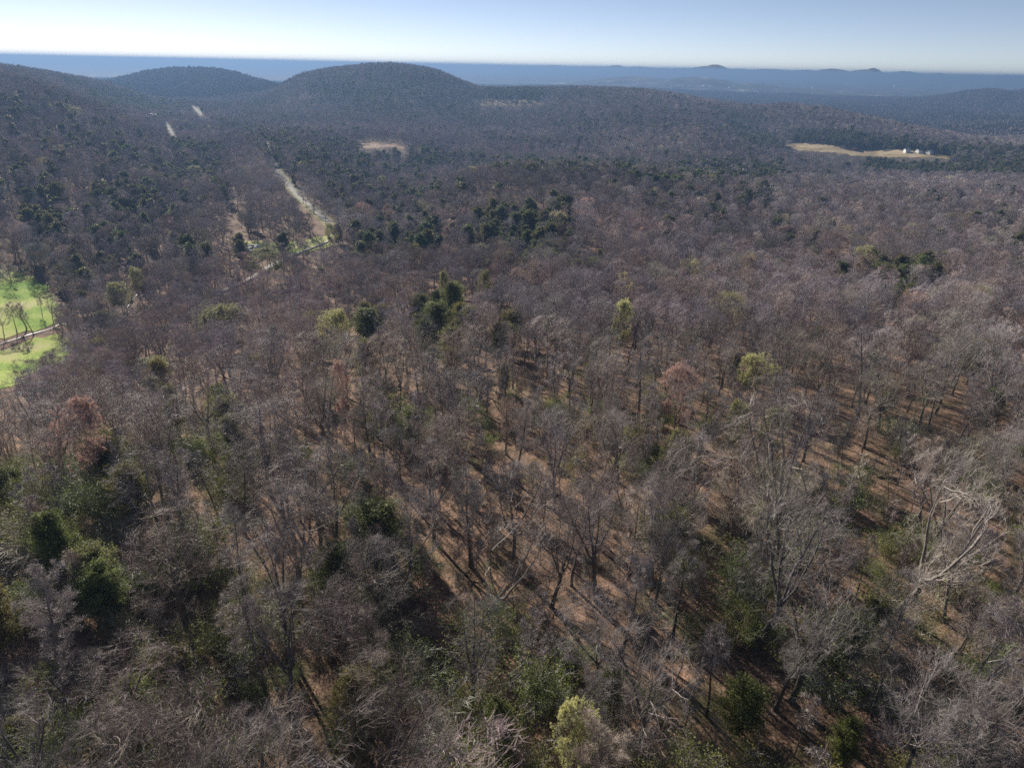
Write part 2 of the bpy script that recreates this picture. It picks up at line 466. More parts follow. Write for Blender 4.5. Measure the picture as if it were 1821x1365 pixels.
def canopy_patch(seed, n=12, size=26., ever=0):
    """several far crowns as one patch"""
    r = np.random.default_rng(seed); g = Geo()
    k = int(math.ceil(math.sqrt(n)))
    for i in range(n):
        cx = ((i % k) + .5 + r.uniform(-.3, .3)) / k * size - size / 2; cyy = ((i // k) + .5 + r.uniform(-.3, .3)) / k * size - size / 2
        hh = r.uniform(11, 18) * (.72 if ever else 1); rw = r.uniform(2.8, 5.2) * (.75 if ever else 1)
        tubes(g, np.array([[[cx, cyy, -2.], [cx + r.normal(0, .3), cyy, hh * .5], [cx + r.normal(0, .6), cyy + r.normal(0, .6), hh * .9]]]), np.array([[.3, .24, .08]]), 3, 0)
        nlat, nlon = 4, 7
        th_ = np.linspace(0.12, 1.75, nlat)[:, None]; ph_ = np.arange(nlon)[None] * 2 * math.pi / nlon + r.random()
        kk = .88 * (1 + r.normal(0, .13, (nlat, nlon)))
        dv = np.stack([np.cos(ph_) * np.sin(th_) * kk * rw, np.sin(ph_) * np.sin(th_) * kk * rw, np.cos(th_) * kk * hh * .45 + 0 * ph_], -1) + [cx, cyy, hh * .55]
        ii = np.arange(nlat * nlon).reshape(nlat, nlon)
        g.add(dv.reshape(-1, 3), np.stack([ii[:-1], ii[1:], np.roll(ii[1:], -1, 1), np.roll(ii[:-1], -1, 1)], -1).reshape(-1, 4), 4, 1)
        g.add([dv[0, k] for k in range(nlon)] + [np.array([cx, cyy, hh * (.55 + .45 * .76)])], [(k, (k + 1) % nlon, nlon) for k in range(nlon)], 3, 1)
        m = 110 if not ever else 90
        ph = r.random(m) * 6.283; ct = r.uniform(-.15, 1, m); stt = np.sqrt(1 - ct ** 2)
        rr = r.uniform(.72, 1.0, m)
        d = np.column_stack([np.cos(ph) * stt, np.sin(ph) * stt, ct])
        c0 = np.array([cx, cyy, hh * .55])
        tip = c0 + d * rr[:, None] * [rw, rw, hh * .45]
        if ever:
            leaves(g, r, tip, .95, 1)
            leaves(g, r, c0 + (tip - c0) * .6, .9, 1)
        else:
            a = c0 + (tip - c0) * .7
            mid = (a + tip) / 2 + r.normal(0, .35, tip.shape)
            spikes(g, np.stack([a, mid, tip], 1), rads(np.full(m, .11), 3, .65), 1)
    return g

# ------------------------------------------------------------------ materials
def mat(name):
    m = bpy.data.materials.new(name); m.use_nodes = True
    n = m.node_tree.nodes; l = m.node_tree.links
    b = n['Principled BSDF']; b.inputs['Roughness'].default_value = .85; b.inputs['Specular IOR Level'].default_value = .25
    return m, n, l, b

def tint_mat(name, base, var=.35, scale=.6, rough=.8, spec=.3, obj_rand=.25, trans=0.0):
    """colour = base x per-tree tint x small noise variation"""
    m, n, l, b = mat(name)
    at = n.new('ShaderNodeAttribute'); at.attribute_type = 'INSTANCER'; at.attribute_name = 'tint'
    tc = n.new('ShaderNodeTexCoord'); nz = n.new('ShaderNodeTexNoise'); nz.inputs['Scale'].default_value = scale; nz.inputs['Detail'].default_value = 4
    l.new(tc.outputs['Object'], nz.inputs['Vector'])
    mr = n.new('ShaderNodeMapRange'); mr.inputs[1].default_value = .3; mr.inputs[2].default_value = .7
    mr.inputs[3].default_value = 1 - var; mr.inputs[4].default_value = 1 + var
    l.new(nz.outputs[0], mr.inputs[0])
    m1 = n.new('ShaderNodeVectorMath'); m1.operation = 'SCALE'; m1.inputs[0].default_value = base; l.new(mr.outputs[0], m1.inputs['Scale'])
    m2 = n.new('ShaderNodeVectorMath'); m2.operation = 'MULTIPLY'; l.new(m1.outputs[0], m2.inputs[0]); l.new(at.outputs['Color'], m2.inputs[1])
    l.new(m2.outputs[0], b.inputs['Base Color'])
    b.inputs['Roughness'].default_value = rough; b.inputs['Specular IOR Level'].default_value = spec
    if trans:
        tr = n.new('ShaderNodeBsdfTranslucent'); mx = n.new('ShaderNodeMixShader'); mx.inputs[0].default_value = trans
        l.new(m2.outputs[0], tr.inputs[0]); l.new(b.outputs[0], mx.inputs[1]); l.new(tr.outputs[0], mx.inputs[2])
        l.new(mx.outputs[0], n['Material Output'].inputs['Surface'])
    return m

M_BARK = tint_mat('bark', (.15, .138, .128), .4, 1.5, .75, .35)
M_WOOD = tint_mat('distant_twigs', (.365, .335, .34), .3, .35, 1.0, 0.0)
M_TWIG = tint_mat('twigs', (.335, .298, .28), .3, .35, .6, .45)
M_BUD = tint_mat('spring_buds', (.53, .515, .27), .3, .8, .7, .3, trans=.35)
M_LEAF = tint_mat('spring_leaves', (.20, .23, .06), .3, .8, .6, .3, trans=.35)
M_CEDAR = tint_mat('evergreen_needles', (.098, .108, .044), .45, .5, .6, .3, trans=.4)

def flat_mat(name, col, var=.15, scale=3.0, rough=.8, spec=.25):
    m, n, l, b = mat(name)
    tc = n.new('ShaderNodeTexCoord'); nz = n.new('ShaderNodeTexNoise'); nz.inputs['Scale'].default_value = scale; nz.inputs['Detail'].default_value = 5
    l.new(tc.outputs['Object'], nz.inputs['Vector'])
    mr = n.new('ShaderNodeMapRange'); mr.inputs[1].default_value = .3; mr.inputs[2].default_value = .7; mr.inputs[3].default_value = 1 - var; mr.inputs[4].default_value = 1 + var
    l.new(nz.outputs[0], mr.inputs[0])
    m1 = n.new('ShaderNodeVectorMath'); m1.operation = 'SCALE'; m1.inputs[0].default_value = col; l.new(mr.outputs[0], m1.inputs['Scale'])
    l.new(m1.outputs[0], b.inputs['Base Color']); b.inputs['Roughness'].default_value = rough; b.inputs['Specular IOR Level'].default_value = spec
    return m

def ground_material():
    m, n, l, b = mat('leaf_litter')
    geo = n.new('ShaderNodeNewGeometry')
    def noise(scale, det=6, rough=.6):
        z = n.new('ShaderNodeTexNoise'); z.inputs['Scale'].default_value = scale; z.inputs['Detail'].default_value = det; z.inputs['Roughness'].default_value = rough
        l.new(geo.outputs['Position'], z.inputs['Vector']); return z
    def ramp(src, stops):
        r = n.new('ShaderNodeValToRGB'); r.color_ramp.elements.remove(r.color_ramp.elements[0])
        r.color_ramp.elements[0].position = stops[0][0]; r.color_ramp.elements[0].color = (*stops[0][1], 1)
        for p, c in stops[1:]:
            e = r.color_ramp.elements.new(p); e.color = (*c, 1)
        l.new(src, r.inputs[0]); return r
    fine = noise(3.5, 8, .75)
    r1 = ramp(fine.outputs[0], [(.34, (.055, .038, .028)), (.45, (.15, .10, .072)), (.55, (.31, .22, .165)), (.66, (.50, .38, .30))])
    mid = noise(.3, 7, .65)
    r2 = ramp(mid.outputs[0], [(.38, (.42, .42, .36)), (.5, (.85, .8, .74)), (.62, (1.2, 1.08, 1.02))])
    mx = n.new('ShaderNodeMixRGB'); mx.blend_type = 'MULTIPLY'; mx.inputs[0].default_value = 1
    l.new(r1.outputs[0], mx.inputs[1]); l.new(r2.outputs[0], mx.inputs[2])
    # mossy / grassy understorey patches
    ms = noise(.07, 5); r3 = ramp(ms.outputs[0], [(.56, (0, 0, 0)), (.68, (.55, .55, .55))])
    mg = n.new('ShaderNodeMixRGB'); mg.inputs[2].default_value = (.11, .115, .045, 1)
    l.new(r3.outputs[0], mg.inputs[0]); l.new(mx.outputs[0], mg.inputs[1])
    # far woodland plain: grey-violet twig colour broken by dark pines, pale openings
    at = n.new('ShaderNodeAttribute'); at.attribute_name = 'far'
    fn = noise(.0045, 8, .62); r4 = ramp(fn.outputs[0], [(.36, (.018, .028, .020)), (.45, (.065, .062, .056)), (.54, (.11, .10, .092)), (.61, (.18, .16, .13)), (.66, (.42, .38, .30))])
    fn2 = noise(.03, 8, .8); r5 = ramp(fn2.outputs[0], [(.38, (.3, .3, .3)), (.62, (1.5, 1.5, 1.5))])
    mf = n.new('ShaderNodeMixRGB'); mf.blend_type = 'MULTIPLY'; mf.inputs[0].default_value = 1
    l.new(r4.outputs[0], mf.inputs[1]); l.new(r5.outputs[0], mf.inputs[2])
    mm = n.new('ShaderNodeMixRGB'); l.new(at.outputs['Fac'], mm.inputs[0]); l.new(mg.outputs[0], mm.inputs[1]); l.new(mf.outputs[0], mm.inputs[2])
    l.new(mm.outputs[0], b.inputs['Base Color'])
    bp = n.new('ShaderNodeBump'); bp.inputs['Strength'].default_value = .6; bp.inputs['Distance'].default_value = .12
    l.new(fine.outputs[0], bp.inputs['Height']); l.new(bp.outputs[0], b.inputs['Normal'])
    b.inputs['Roughness'].default_value = .95; b.inputs['Specular IOR Level'].default_value = .1
    return m
M_GROUND = ground_material()

def sheet_mat(name, stops, s1=.25, s2=3.0):
    m, n, l, b = mat(name)
    geo = n.new('ShaderNodeNewGeometry')
    z = n.new('ShaderNodeTexNoise'); z.inputs['Scale'].default_value = s1; z.inputs['Detail'].default_value = 6
    z2 = n.new('ShaderNodeTexNoise'); z2.inputs['Scale'].default_value = s2; z2.inputs['Detail'].default_value = 6; z2.inputs['Roughness'].default_value = .7
    l.new(geo.outputs['Position'], z.inputs['Vector']); l.new(geo.outputs['Position'], z2.inputs['Vector'])
    ad = n.new('ShaderNodeMath'); ad.operation = 'MULTIPLY_ADD'; ad.inputs[1].default_value = .45
    l.new(z2.outputs[0], ad.inputs[0]); sc = n.new('ShaderNodeMath'); sc.operation = 'MULTIPLY'; sc.inputs[1].default_value = .55
    l.new(z.outputs[0], sc.inputs[0]); l.new(sc.outputs[0], ad.inputs[2])
    r = n.new('ShaderNodeValToRGB'); r.color_ramp.elements.remove(r.color_ramp.elements[0])
    r.color_ramp.elements[0].position = stops[0][0]; r.color_ramp.elements[0].color = (*stops[0][1], 1)
    for p, c in stops[1:]:
        e = r.color_ramp.elements.new(p); e.color = (*c, 1)
    l.new(ad.outputs[0], r.inputs[0]); l.new(r.outputs[0], b.inputs['Base Color'])
    b.inputs['Roughness'].default_value = .95; b.inputs['Specular IOR Level'].default_value = .1
    return m
M_GRASS = sheet_mat('spring_grass', [(.4, (.12, .24, .025)), (.46, (.22, .33, .045)), (.52, (.36, .41, .10)), (.58, (.44, .41, .20))], .05, 1.2)
M_DRY = sheet_mat('dry_grass', [(.4, (.18, .15, .07)), (.5, (.34, .26, .15)), (.6, (.46, .37, .24))], .04, .6)
M_ROAD = sheet_mat('road_surface', [(.4, (.27, .25, .22)), (.6, (.38, .36, .32))], .3, 2)
M_VERGE = sheet_mat('road_verge', [(.4, (.16, .19, .06)), (.5, (.27, .26, .12)), (.6, (.36, .30, .17))], .1, 1)
M_SAND = sheet_mat('bare_earth', [(.42, (.20, .13, .09)), (.52, (.34, .23, .16)), (.62, (.5, .38, .26))], .08, .5)

def tag(o, label=None, cat=None, group=None, kind=None):
    if label: o['label'] = label
    if cat: o['category'] = cat
    if group: o['group'] = group
    if kind: o['kind'] = kind
    return o
def obj(name, me, parent=None):
    o = bpy.data.objects.new(name, me); COL.objects.link(o)
    if parent: o.parent = parent
    return o

# ------------------------------------------------------------------ ground sheet
def build_ground():
    nA, nR = len(AZ), len(RR)
    a, rr = np.meshgrid(AZ[:-1], RR, indexing='ij')
    V = np.stack([rr * np.sin(a), rr * np.cos(a), HG[:-1]], -1)
    nA -= 1
    V = V.reshape(-1, 3)
    idx = np.arange(nA * nR).reshape(nA, nR)
    nx = np.roll(idx, -1, 0)
    F = np.stack([idx[:, :-1], idx[:, 1:], nx[:, 1:], nx[:, :-1]], -1).reshape(-1, 4)
    F = F[:, ::-1]
    c = len(V); V = np.vstack([V, [[0, 0, ZC - 57]]])
    cap = np.column_stack([idx[:, 0], nx[:, 0], np.full(nA, c)])[:, ::-1]
    flat = np.concatenate([F.ravel(), cap.ravel()]); sz = np.concatenate([np.full(len(F), 4), np.full(len(cap), 3)])
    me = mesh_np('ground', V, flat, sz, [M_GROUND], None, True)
    D = np.hypot(V[:, 0], V[:, 1])
    at = me.attributes.new('far', 'FLOAT', 'POINT')
    at.data.foreach_set('value', np.clip((D - 700) / 900, 0, 1).astype(np.float32))
    return tag(obj('ground', me), kind='structure')
build_ground()

# ------------------------------------------------------------------ polygon maps (photograph outline -> where things stand)
def inpoly(px, py, poly):
    px = np.asarray(px, float); py = np.asarray(py, float); ins = np.zeros(px.shape, bool)
    n = len(poly)
    for i in range(n):
        x1, y1 = poly[i]; x2, y2 = poly[(i + 1) % n]
        if y1 == y2: continue
        c = ((y1 > py) != (y2 > py)) & (px < (x2 - x1) * (py - y1) / (y2 - y1) + x1)
        ins ^= c
    return ins
FIELD_UP = [(-220, 470), (0, 476), (45, 484), (96, 505), (100, 530), (118, 560), (112, 578), (60, 592), (0, 607), (-220, 660)]
FIELD_LOW = [(-220, 690), (0, 618), (60, 602), (118, 588), (132, 600), (120, 618), (60, 634), (20, 655), (0, 672), (-100, 720), (-220, 760)]
CLEAR = [(408, 434), (440, 427), (520, 430), (600, 414), (590, 440), (540, 452), (480, 452), (430, 450)]
FIELD_R = [(1390, 256), (1425, 254), (1500, 262), (1600, 267), (1660, 272), (1695, 279), (1690, 285), (1600, 281), (1520, 278), (1440, 270), (1400, 266)]
FIELD_HILL = [(836, 177), (880, 174), (960, 178), (968, 186), (900, 190), (840, 189)]
BARNYARD = [(628, 256), (668, 252), (712, 256), (727, 263), (722, 268), (690, 262), (668, 266), (640, 264)]
PATHOPEN = [(400, 378), (414, 378), (420, 430), (405, 440), (399, 400)]
PATHGR = [(408, 352), (420, 352), (419, 375), (407, 375)]
ROAD_PX = [(600, 409), (585, 396), (560, 373), (535, 352), (512, 327), (496, 308), (486, 290), (480, 272), (477, 258), (470, 247)]
ROAD_NEAR = [(600, 409), (596, 424), (560, 440), (520, 455), (490, 470), (455, 492), (420, 508), (396, 520)]
ROAD_B = [(313, 245), (305, 235), (298, 225), (294, 218)]
ROAD_C = [(366, 210), (356, 202), (347, 193), (337, 187)]
def strip(px, w0, w1):
    L = [(x - (w0 + (w1 - w0) * i / (len(px) - 1)), y) for i, (x, y) in enumerate(px)]
    R = [(x + (w0 + (w1 - w0) * i / (len(px) - 1)), y) for i, (x, y) in enumerate(px)]
    return L + R[::-1]
OPEN = [(FIELD_UP, 'low'), (FIELD_LOW, 'low'), (CLEAR, 'thin'), (FIELD_R, 'low'), (FIELD_HILL, 'thin'), (BARNYARD, 'low'), (PATHOPEN, 'low'), (PATHGR, 'low'),
        (strip(ROAD_PX, 11, 1.5), 'low'), (strip(ROAD_B, 5, 3), 'low'), (strip(ROAD_C, 5, 3), 'low')]

EVER = [  # outlines of evergreen stands in the photograph, share of evergreens
    ([(620, 410), (700, 395), (800, 385), (900, 372), (1020, 365), (1020, 400), (1010, 445), (900, 440), (780, 435), (690, 450), (620, 445)], .68),
    ([(1000, 440), (1080, 445), (1075, 465), (1010, 455)], .6),
    ([(740, 530), (800, 505), (850, 520), (830, 560), (790, 610), (745, 570)], .85), ([(615, 555), (680, 545), (680, 585), (630, 595)], .8),
    ([(875, 575), (910, 565), (905, 600), (870, 600)], .5), ([(510, 565), (560, 560), (560, 600), (520, 600)], .35),
    ([(385, 565), (470, 570), (460, 605), (400, 600)], .55), ([(240, 635), (320, 630), (300, 670), (245, 670)], .8),
    ([(280, 700), (425, 690), (430, 770), (290, 780)], .35), ([(150, 770), (215, 775), (210, 840), (160, 840)], .7), ([(370, 740), (430, 740), (430, 790), (375, 790)], .6),
    ([(-60, 830), (45, 830), (45, 880), (-60, 880)], .8), ([(-60, 880), (240, 880), (260, 1010), (240, 1250), (180, 1365), (-60, 1365)], .3),
    ([(1540, 455), (1600, 465), (1680, 480), (1670, 505), (1560, 495), (1530, 480)], .5), ([(1470, 465), (1510, 460), (1510, 480), (1480, 485)], .6),
    ([(30, 320), (110, 330), (120, 395), (50, 410)], .5), ([(-100, 150), (120, 180), (280, 250), (300, 330), (-100, 330)], .13), ([(195, 145), (330, 120), (460, 142), (440, 165), (200, 165)], .35), ([(540, 150), (700, 112), (830, 150), (700, 190), (560, 180)], .16), ([(150, 330), (330, 335), (330, 365), (200, 375)], .25), ([(300, 250), (390, 260), (390, 330), (310, 310)], .33),
    ([(170, 390), (280, 400), (280, 470), (180, 450)], .15), ([(280, 290), (330, 300), (320, 340), (270, 330)], .3),
    ([(395, 330), (420, 330), (412, 390), (398, 380)], .35),
    ([(560, 262), (740, 266), (900, 282), (1130, 292), (1200, 300), (1200, 318), (1000, 305), (800, 292), (600, 300), (540, 285)], .42),
    ([(420, 230), (620, 240), (640, 320), (520, 310)], .3), ([(600, 330), (840, 340), (850, 400), (640, 400)], .22),
    ([(1200, 290), (1380, 290), (1400, 312), (1210, 315)], .55),
    ([(1290, 215), (1340, 235), (1400, 256), (1380, 262), (1320, 250)], .6),
    ([(1400, 235), (1480, 232), (1600, 245), (1700, 265), (1700, 280), (1600, 268), (1450, 256)], .68),
    ([(1530, 283), (1700, 290), (1821, 275), (1900, 285), (1900, 305), (1821, 305), (1640, 303), (1540, 296)], .7), ([(1690, 255), (1900, 270), (1900, 290), (1700, 290)], .5),
    ([(860, 150), (960, 152), (960, 172), (870, 172)], .45), ([(150, 168), (290, 175), (300, 195), (180, 190)], .4), ([(1180, 190), (1290, 230), (1280, 250), (1160, 220)], .1),
    ([(1320, 330), (1380, 335), (1370, 355), (1320, 350)], .4),
    ([(480, 1180), (640, 1120), (900, 1200), (1100, 1250), (1400, 1240), (1500, 1330), (1200, 1365), (600, 1365)], .12),
    ([(1480, 1070), (1600, 1080), (1610, 1160), (1500, 1150)], .3), ([(640, 1000), (720, 1000), (740, 1080), (650, 1080)], .3),
]
# ------------------------------------------------------------------ populate
def jitter_grid(cell, r0, r1, azl, azr):
    n = int(r1 / cell) + 1
    gx = np.arange(-n, n + 1); gy = np.arange(-2, n + 1)
    X, Y = np.meshgrid(gx, gy); X = X.ravel().astype(float); Y = Y.ravel().astype(float)
    X = (X + (Y % 2) * .5 + rng.uniform(-.42, .42, len(X))) * cell; Y = (Y + rng.uniform(-.42, .42, len(Y))) * cell
    D = np.hypot(X, Y); A = np.arctan2(X, Y)
    k = (D >= r0) & (D < r1) & (A > azl) & (A < azr)
    return X[k], Y[k]

# skyline of the ground seen from the camera: cull what stands wholly behind a ridge
_slope = (HG + 13 - ZC) / RR[None]
_sky = np.maximum.accumulate(_slope, axis=1)
def visible(x, y, top):
    a = np.arctan2(x, y); D = np.hypot(x, y)
    i = np.clip(np.searchsorted(AZ, a), 0, len(AZ) - 1)
    j = np.clip(((np.log(D) - _LR0) / (_LR1 - _LR0) * (len(RR) - 1)).astype(int) - 3, 0, len(RR) - 1)
    return (H(x, y) + top + 12 - ZC) / D > _sky[i, j] - .0005

def frame_ok(x, y, z, hgt, mu=260, mv=200):
    u, v, d = project(x, y, z + hgt * .5)
    u2, v2, _ = project(x, y, z + hgt)
    near = np.hypot(x, y) < 60
    return ((u > -mu) & (u < W0 + mu) & (v2 < H0 + mv) & (d > 1)) | (near & (y > 0))

class Plants:
    def __init__(s): s.rows = []
pop = []   # dict per plant
def scatter(cell, r0, r1, far):
    x, y = jitter_grid(cell, r0, r1, -.83, .83)
    z = H(x, y)
    k = frame_ok(x, y, z, 14) & visible(x, y, 16)
    x, y, z = x[k], y[k], z[k]
    ub, vb, d = project(x, y, z); um, vm, _ = project(x, y, z + 7); ut, vt, _ = project(x, y, z + 13); u7, v7, _ = project(x, y, z + 17)
    keep = np.ones(len(x), bool)
    for poly, mode in OPEN:
        i = inpoly(ub, vb, poly) | inpoly(um, vm, poly) | inpoly(ut, vt, poly)
        if mode == 'thin': i &= rng.random(len(x)) < .7
        if mode == 'road': i &= rng.random(len(x)) < .25
        keep &= ~i
    e = np.full(len(x), .035)
    n = fbm(x, y, 140, 3)
    e = np.where(n > .62, .16, e)
    for poly, p in EVER:
        e = np.where(inpoly(ut, vt, poly) | inpoly(um, vm, poly), min(.95, p * 1.12), e)
    # open wood where the ground shows between the trunks
    OPENW = [(720, 760), (1180, 700), (1500, 740), (1900, 880), (1900, 1130), (1560, 1080), (1120, 1000), (860, 900)]
    i = inpoly(ub, vb, OPENW)
    thin = i & (rng.random(len(x)) < (.34 if not far else 0))
    keep &= ~thin
    SUNNY = [(1290, 850), (1420, 800), (1850, 900), (1850, 1120), (1560, 1075), (1330, 1000)]
    keep &= ~(inpoly(ub, vb, SUNNY) & (rng.random(len(x)) < .52))
    ever = rng.random(len(x)) < e
    return dict(x=x[keep], y=y[keep], z=z[keep], ever=ever[keep], u=um[keep], v=vm[keep], n=n[keep])

near = scatter(6.8, 16, 330, False)
mid = scatter(8.0, 330, 2100, False)
farp = scatter(24.0, 2100, 5200, True)
print('counts', len(near['x']), len(mid['x']), len(farp['x']))

# hand-placed landmarks: base pixel, top pixel, kind, label, cat, seed index
LAND = [
    (1592, 1092, 1745, 835, 'leaning', 'huge pale forked tree leaning far to the right over the open leaf litter'),
    (1372, 1030, 1452, 700, 'wide', 'broad-crowned dark-trunked tree with pale upper limbs amid the sunlit litter'),
    (1405, 985, 1460, 800, 'tall', 'slim dark trunk just behind the broad-crowned tree on the sunlit wood floor'),
    (1206, 1014, 1200, 815, 'oak', 'dark-based grey tree with whitish spreading limbs left of the sunlit slope'),
    (545, 795, 525, 655, 'red', 'large round purplish tree standing before the evergreens'),
    (793, 790, 792, 650, 'tall', 'bare tree with a straight isolated trunk on a small patch of open litter'),
    (1084, 890, 1090, 735, 'wide', 'cluster-stemmed tree casting long parallel shadows to the lower right'),
    (918, 860, 925, 700, 'tall', 'slender dark tree rising from the tan litter at mid slope'),
    (1655, 1000, 1640, 790, 'oak', 'bare tree with a pale forked head behind the leaning tree'),
    (470, 1235, 395, 1030, 'tall', 'long bare trunk leaning up to the left above the shrubs'),
    (530, 1070, 520, 860, 'wide', 'dark-stemmed tree with a thick round crown above a tan opening'),
    (855, 1110, 930, 960, 'leaning', 'pale bare tree bent to the right with white brush-like branches'),
]
BUDS = [(590, 608, 560, 'bright yellow-green budding tree beside a dark evergreen clump', 1.0, 7),
        (395, 600, 548, 'wide olive budding tree with a rounded double crown', 0.62, 11),
        (1108, 580, 562, 'small lime budding bush peeking over the grey crowns', 1.15, 4.5),
        (1352, 690, 640, 'wide yellow budding tree on the right hand slope above the others', .95, 8),
        (1312, 790, 722, 'yellow-green budding tree behind the broad-crowned tree', .7, 6),
        (1376, 800, 735, 'yellower of the two budding trees above the sunlit litter', .8, 6.5),
        (1205, 850, 780, 'dull olive budding tree among thin stems', .5, 6),
        (1030, 1365, 1275, 'large pale yellow budding tree at the bottom edge', 1.1, 9),
        (1540, 470, 444, 'pale cream-green budding tree on the far slope', .95, 9),
        (215, 545, 508, 'pale yellow budding tree by the creek bend', .75, 8),
        (245, 510, 488, 'small yellow-green budding tree above the creek', .85, 7),
        (470, 480, 452, 'olive budding tree below the roadside clearing', .6, 9),
        (590, 430, 402, 'lime budding tree at the outside of the road bend', .9, 6),
        (345, 312, 300, 'pale budding tree beyond the left evergreens', .8, 8), (135, 205, 196, 'pale cream tree high on the left hillside', .8, 12),
        (840, 312, 303, 'cream-yellow budding tree on the edge of the mound', .9, 9), (680, 330, 318, 'olive-cream budding tree below the mound', .7, 8),
        (790, 520, 505, 'small yellow budding tree among the dark cedars', .6, 5), (860, 520, 498, 'tan budding tree beside the dark cedars', .5, 6)]
REDS = [(1205, 740, 668, 'salmon-red budding tree on the mid slope', 7.5), (135, 810, 750, 'pinkish budding tree above dark evergreens', 7), (604, 720, 665, 'thin reddish budding tree beside the purplish tree', 5),
        (1400, 425, 405, 'rust-tinted tree on the mound', 8), (1480, 440, 420, 'long rust-tinted crown on the mound', 10), (1470, 475, 450, 'orange-tinted tree beside the pale budding tree', 8),
        (1330, 490, 468, 'reddish crown on the mound slope', 7), (1530, 490, 470, 'rusty low crown below the pale budding tree', 9), (690, 385, 372, 'pink-tinted crown by the valley trees', 8), (795, 432, 418, 'pinkish crown within the dark evergreen belt', 6)]
CEDS = [(592, 1045, 950, 'big round dark evergreen amid the bare crowns', 5.5, 3.6), (652, 600, 540, 'dense dark evergreen clump left of the yellow tree', 9, 4.5), (775, 600, 525, 'tallest dark evergreen of the central clump', 9, 3.2), (805, 560, 498, 'narrow dark evergreen with a pointed top', 10, 2.6),
        (272, 680, 630, 'olive evergreen mass on the left slope', 7, 4), (405, 795, 738, 'bronze-green evergreen below the olive mass', 7, 3), (182, 850, 770, 'bushy bright-edged evergreen at left', 8, 3), (15, 890, 832, 'squat dark evergreen at the left edge', 5, 3),
        (232, 1270, 1205, 'round green evergreen low among dead branches', 4, 2.8), (1330, 1290, 1200, 'soft green evergreen between pale branches near the bottom', 5.5, 3.2), (1555, 1130, 1068, 'dark evergreen at the foot of the leaning tree', 5, 2.6), (1570, 500, 468, 'blue-dark evergreen by the pale budding tree', 9, 4.5),
        (885, 1345, 1235, 'brownish green evergreen at the bottom middle', 6, 3.0), (1080, 1250, 1190, 'green evergreen half hidden by fallen branches', 5, 2.8), (1510, 1340, 1290, 'yellow-green evergreen at the bottom right', 4, 2.2)]

def bh(u, v, vtop):
    """ground point of a base pixel and the height that reaches the top pixel row"""
    p = ground_at(u, v); D = math.hypot(p[0], p[1])
    _, t = az_tan(u, vtop)
    return p, max(2.0, ZC + float(t) * D - p[2])

def crown_at(u, v, h):
    d = ray(u, v); hz = math.hypot(d[0], d[1]); D = np.exp(np.linspace(math.log(20), math.log(9000), 3000))
    x = d[0] / hz * D; y = d[1] / hz * D; k = int(np.argmax(ZC + d[2] / hz * D < H(x, y) + .68 * h))
    return np.array([x[k], y[k], float(H(x[k], y[k]))])
VIEWGAPS = []
def landmark(u, vb, vt, h, wpx):
    vm = vb * .45 + vt * .55
    p = crown_at(u, vm, h); D = math.hypot(p[0], p[1])
    VIEWGAPS.append((u, vm, wpx * .9, wpx * .6, D))
    return p, max(wpx * math.hypot(D, ZC - p[2] - h * .7) / 1214, 1.2)
# --- prototypes
def join_geo(a, b, off=1):
    g = Geo()
    g.v = a.v + b.v; 
    n = a.n
    g.f = a.f + [f + n for f in b.f]; g.sz = a.sz + b.sz
    g.mi = a.mi + [m + off for m in b.mi]; g.n = a.n + b.n
    return g
PH = {}   # near prototypes: kind -> list of (trunk mesh, crown mesh, natural height)
def proto(kind, gtc, h, mats_c):
    gt, gc = gtc
    PH.setdefault(kind, []).append((gt.mesh(kind + '_trunk', [M_BARK], True), gc.mesh(kind + '_crown', mats_c), h))
for i in range(11):
    proto('oak', bare_tree(100 + i, 19, 1.0 + .12 * (i % 3), .36 + .04 * (i % 4), 0, 3 + i % 3, sparse=(0, 1, 2)[i % 3], thick=1 + .15 * (i % 3)), 19, [M_TWIG, M_BUD])
for i in range(4):
    proto('tall', bare_tree(200 + i, 19, .85, .5, 0, form='tall'), 19, [M_TWIG, M_BUD])
for i in range(3):
    proto('thin', bare_tree(300 + i, 13, .75, .5, 1, form='tall', thick=.8, dense=.55), 13, [M_TWIG, M_BUD])
for i in range(2):
    proto('leaning', bare_tree(400 + i, 21, 1.1, .26, 0, 3, thick=1.6, sparse=2), 21, [M_TWIG, M_BUD])
    proto('wide', bare_tree(420 + i, 20, 1.25, .4, 0, 5, thick=1.4, sparse=1), 20, [M_TWIG, M_BUD])
for i in range(3):
    proto('budding', bare_tree(500 + i, 14, 1.15, .3, 1, 4, bud=(26000, .1)), 14, [M_TWIG, M_BUD])
for i in range(4):
    proto('cedar', cedar(600 + i, 9, 2.3 + .3 * i, 15000 + 1500 * i, 0), 9, [M_CEDAR])
for i in range(3):
    proto('shrub', shrub(700 + i, 3.2, leafy=[5200, 2400, 0][i]), 3.2, [M_TWIG, M_LEAF])

# --- tints
def tint_bare(x, y, r):
    n1 = float(vnoise(np.array([x / 60.]), np.array([y / 60.]))[0])
    pal = [(1.0, .96, .95), (.93, .9, .95), (1.12, .98, .86), (.86, .86, .84), (1.0, .88, .85), (.95, .97, .8), (1.25, 1.2, 1.15)]
    w = np.array([.28, .2, .16, .12, .1, .08, .06]); c = pal[r.choice(7, p=w)]
    b = r.uniform(.72, 1.15) * (1 + .12 * n1) * (.82 if math.hypot(x, y) < 62 else 1)
    return [c[0] * b, c[1] * b, c[2] * b]

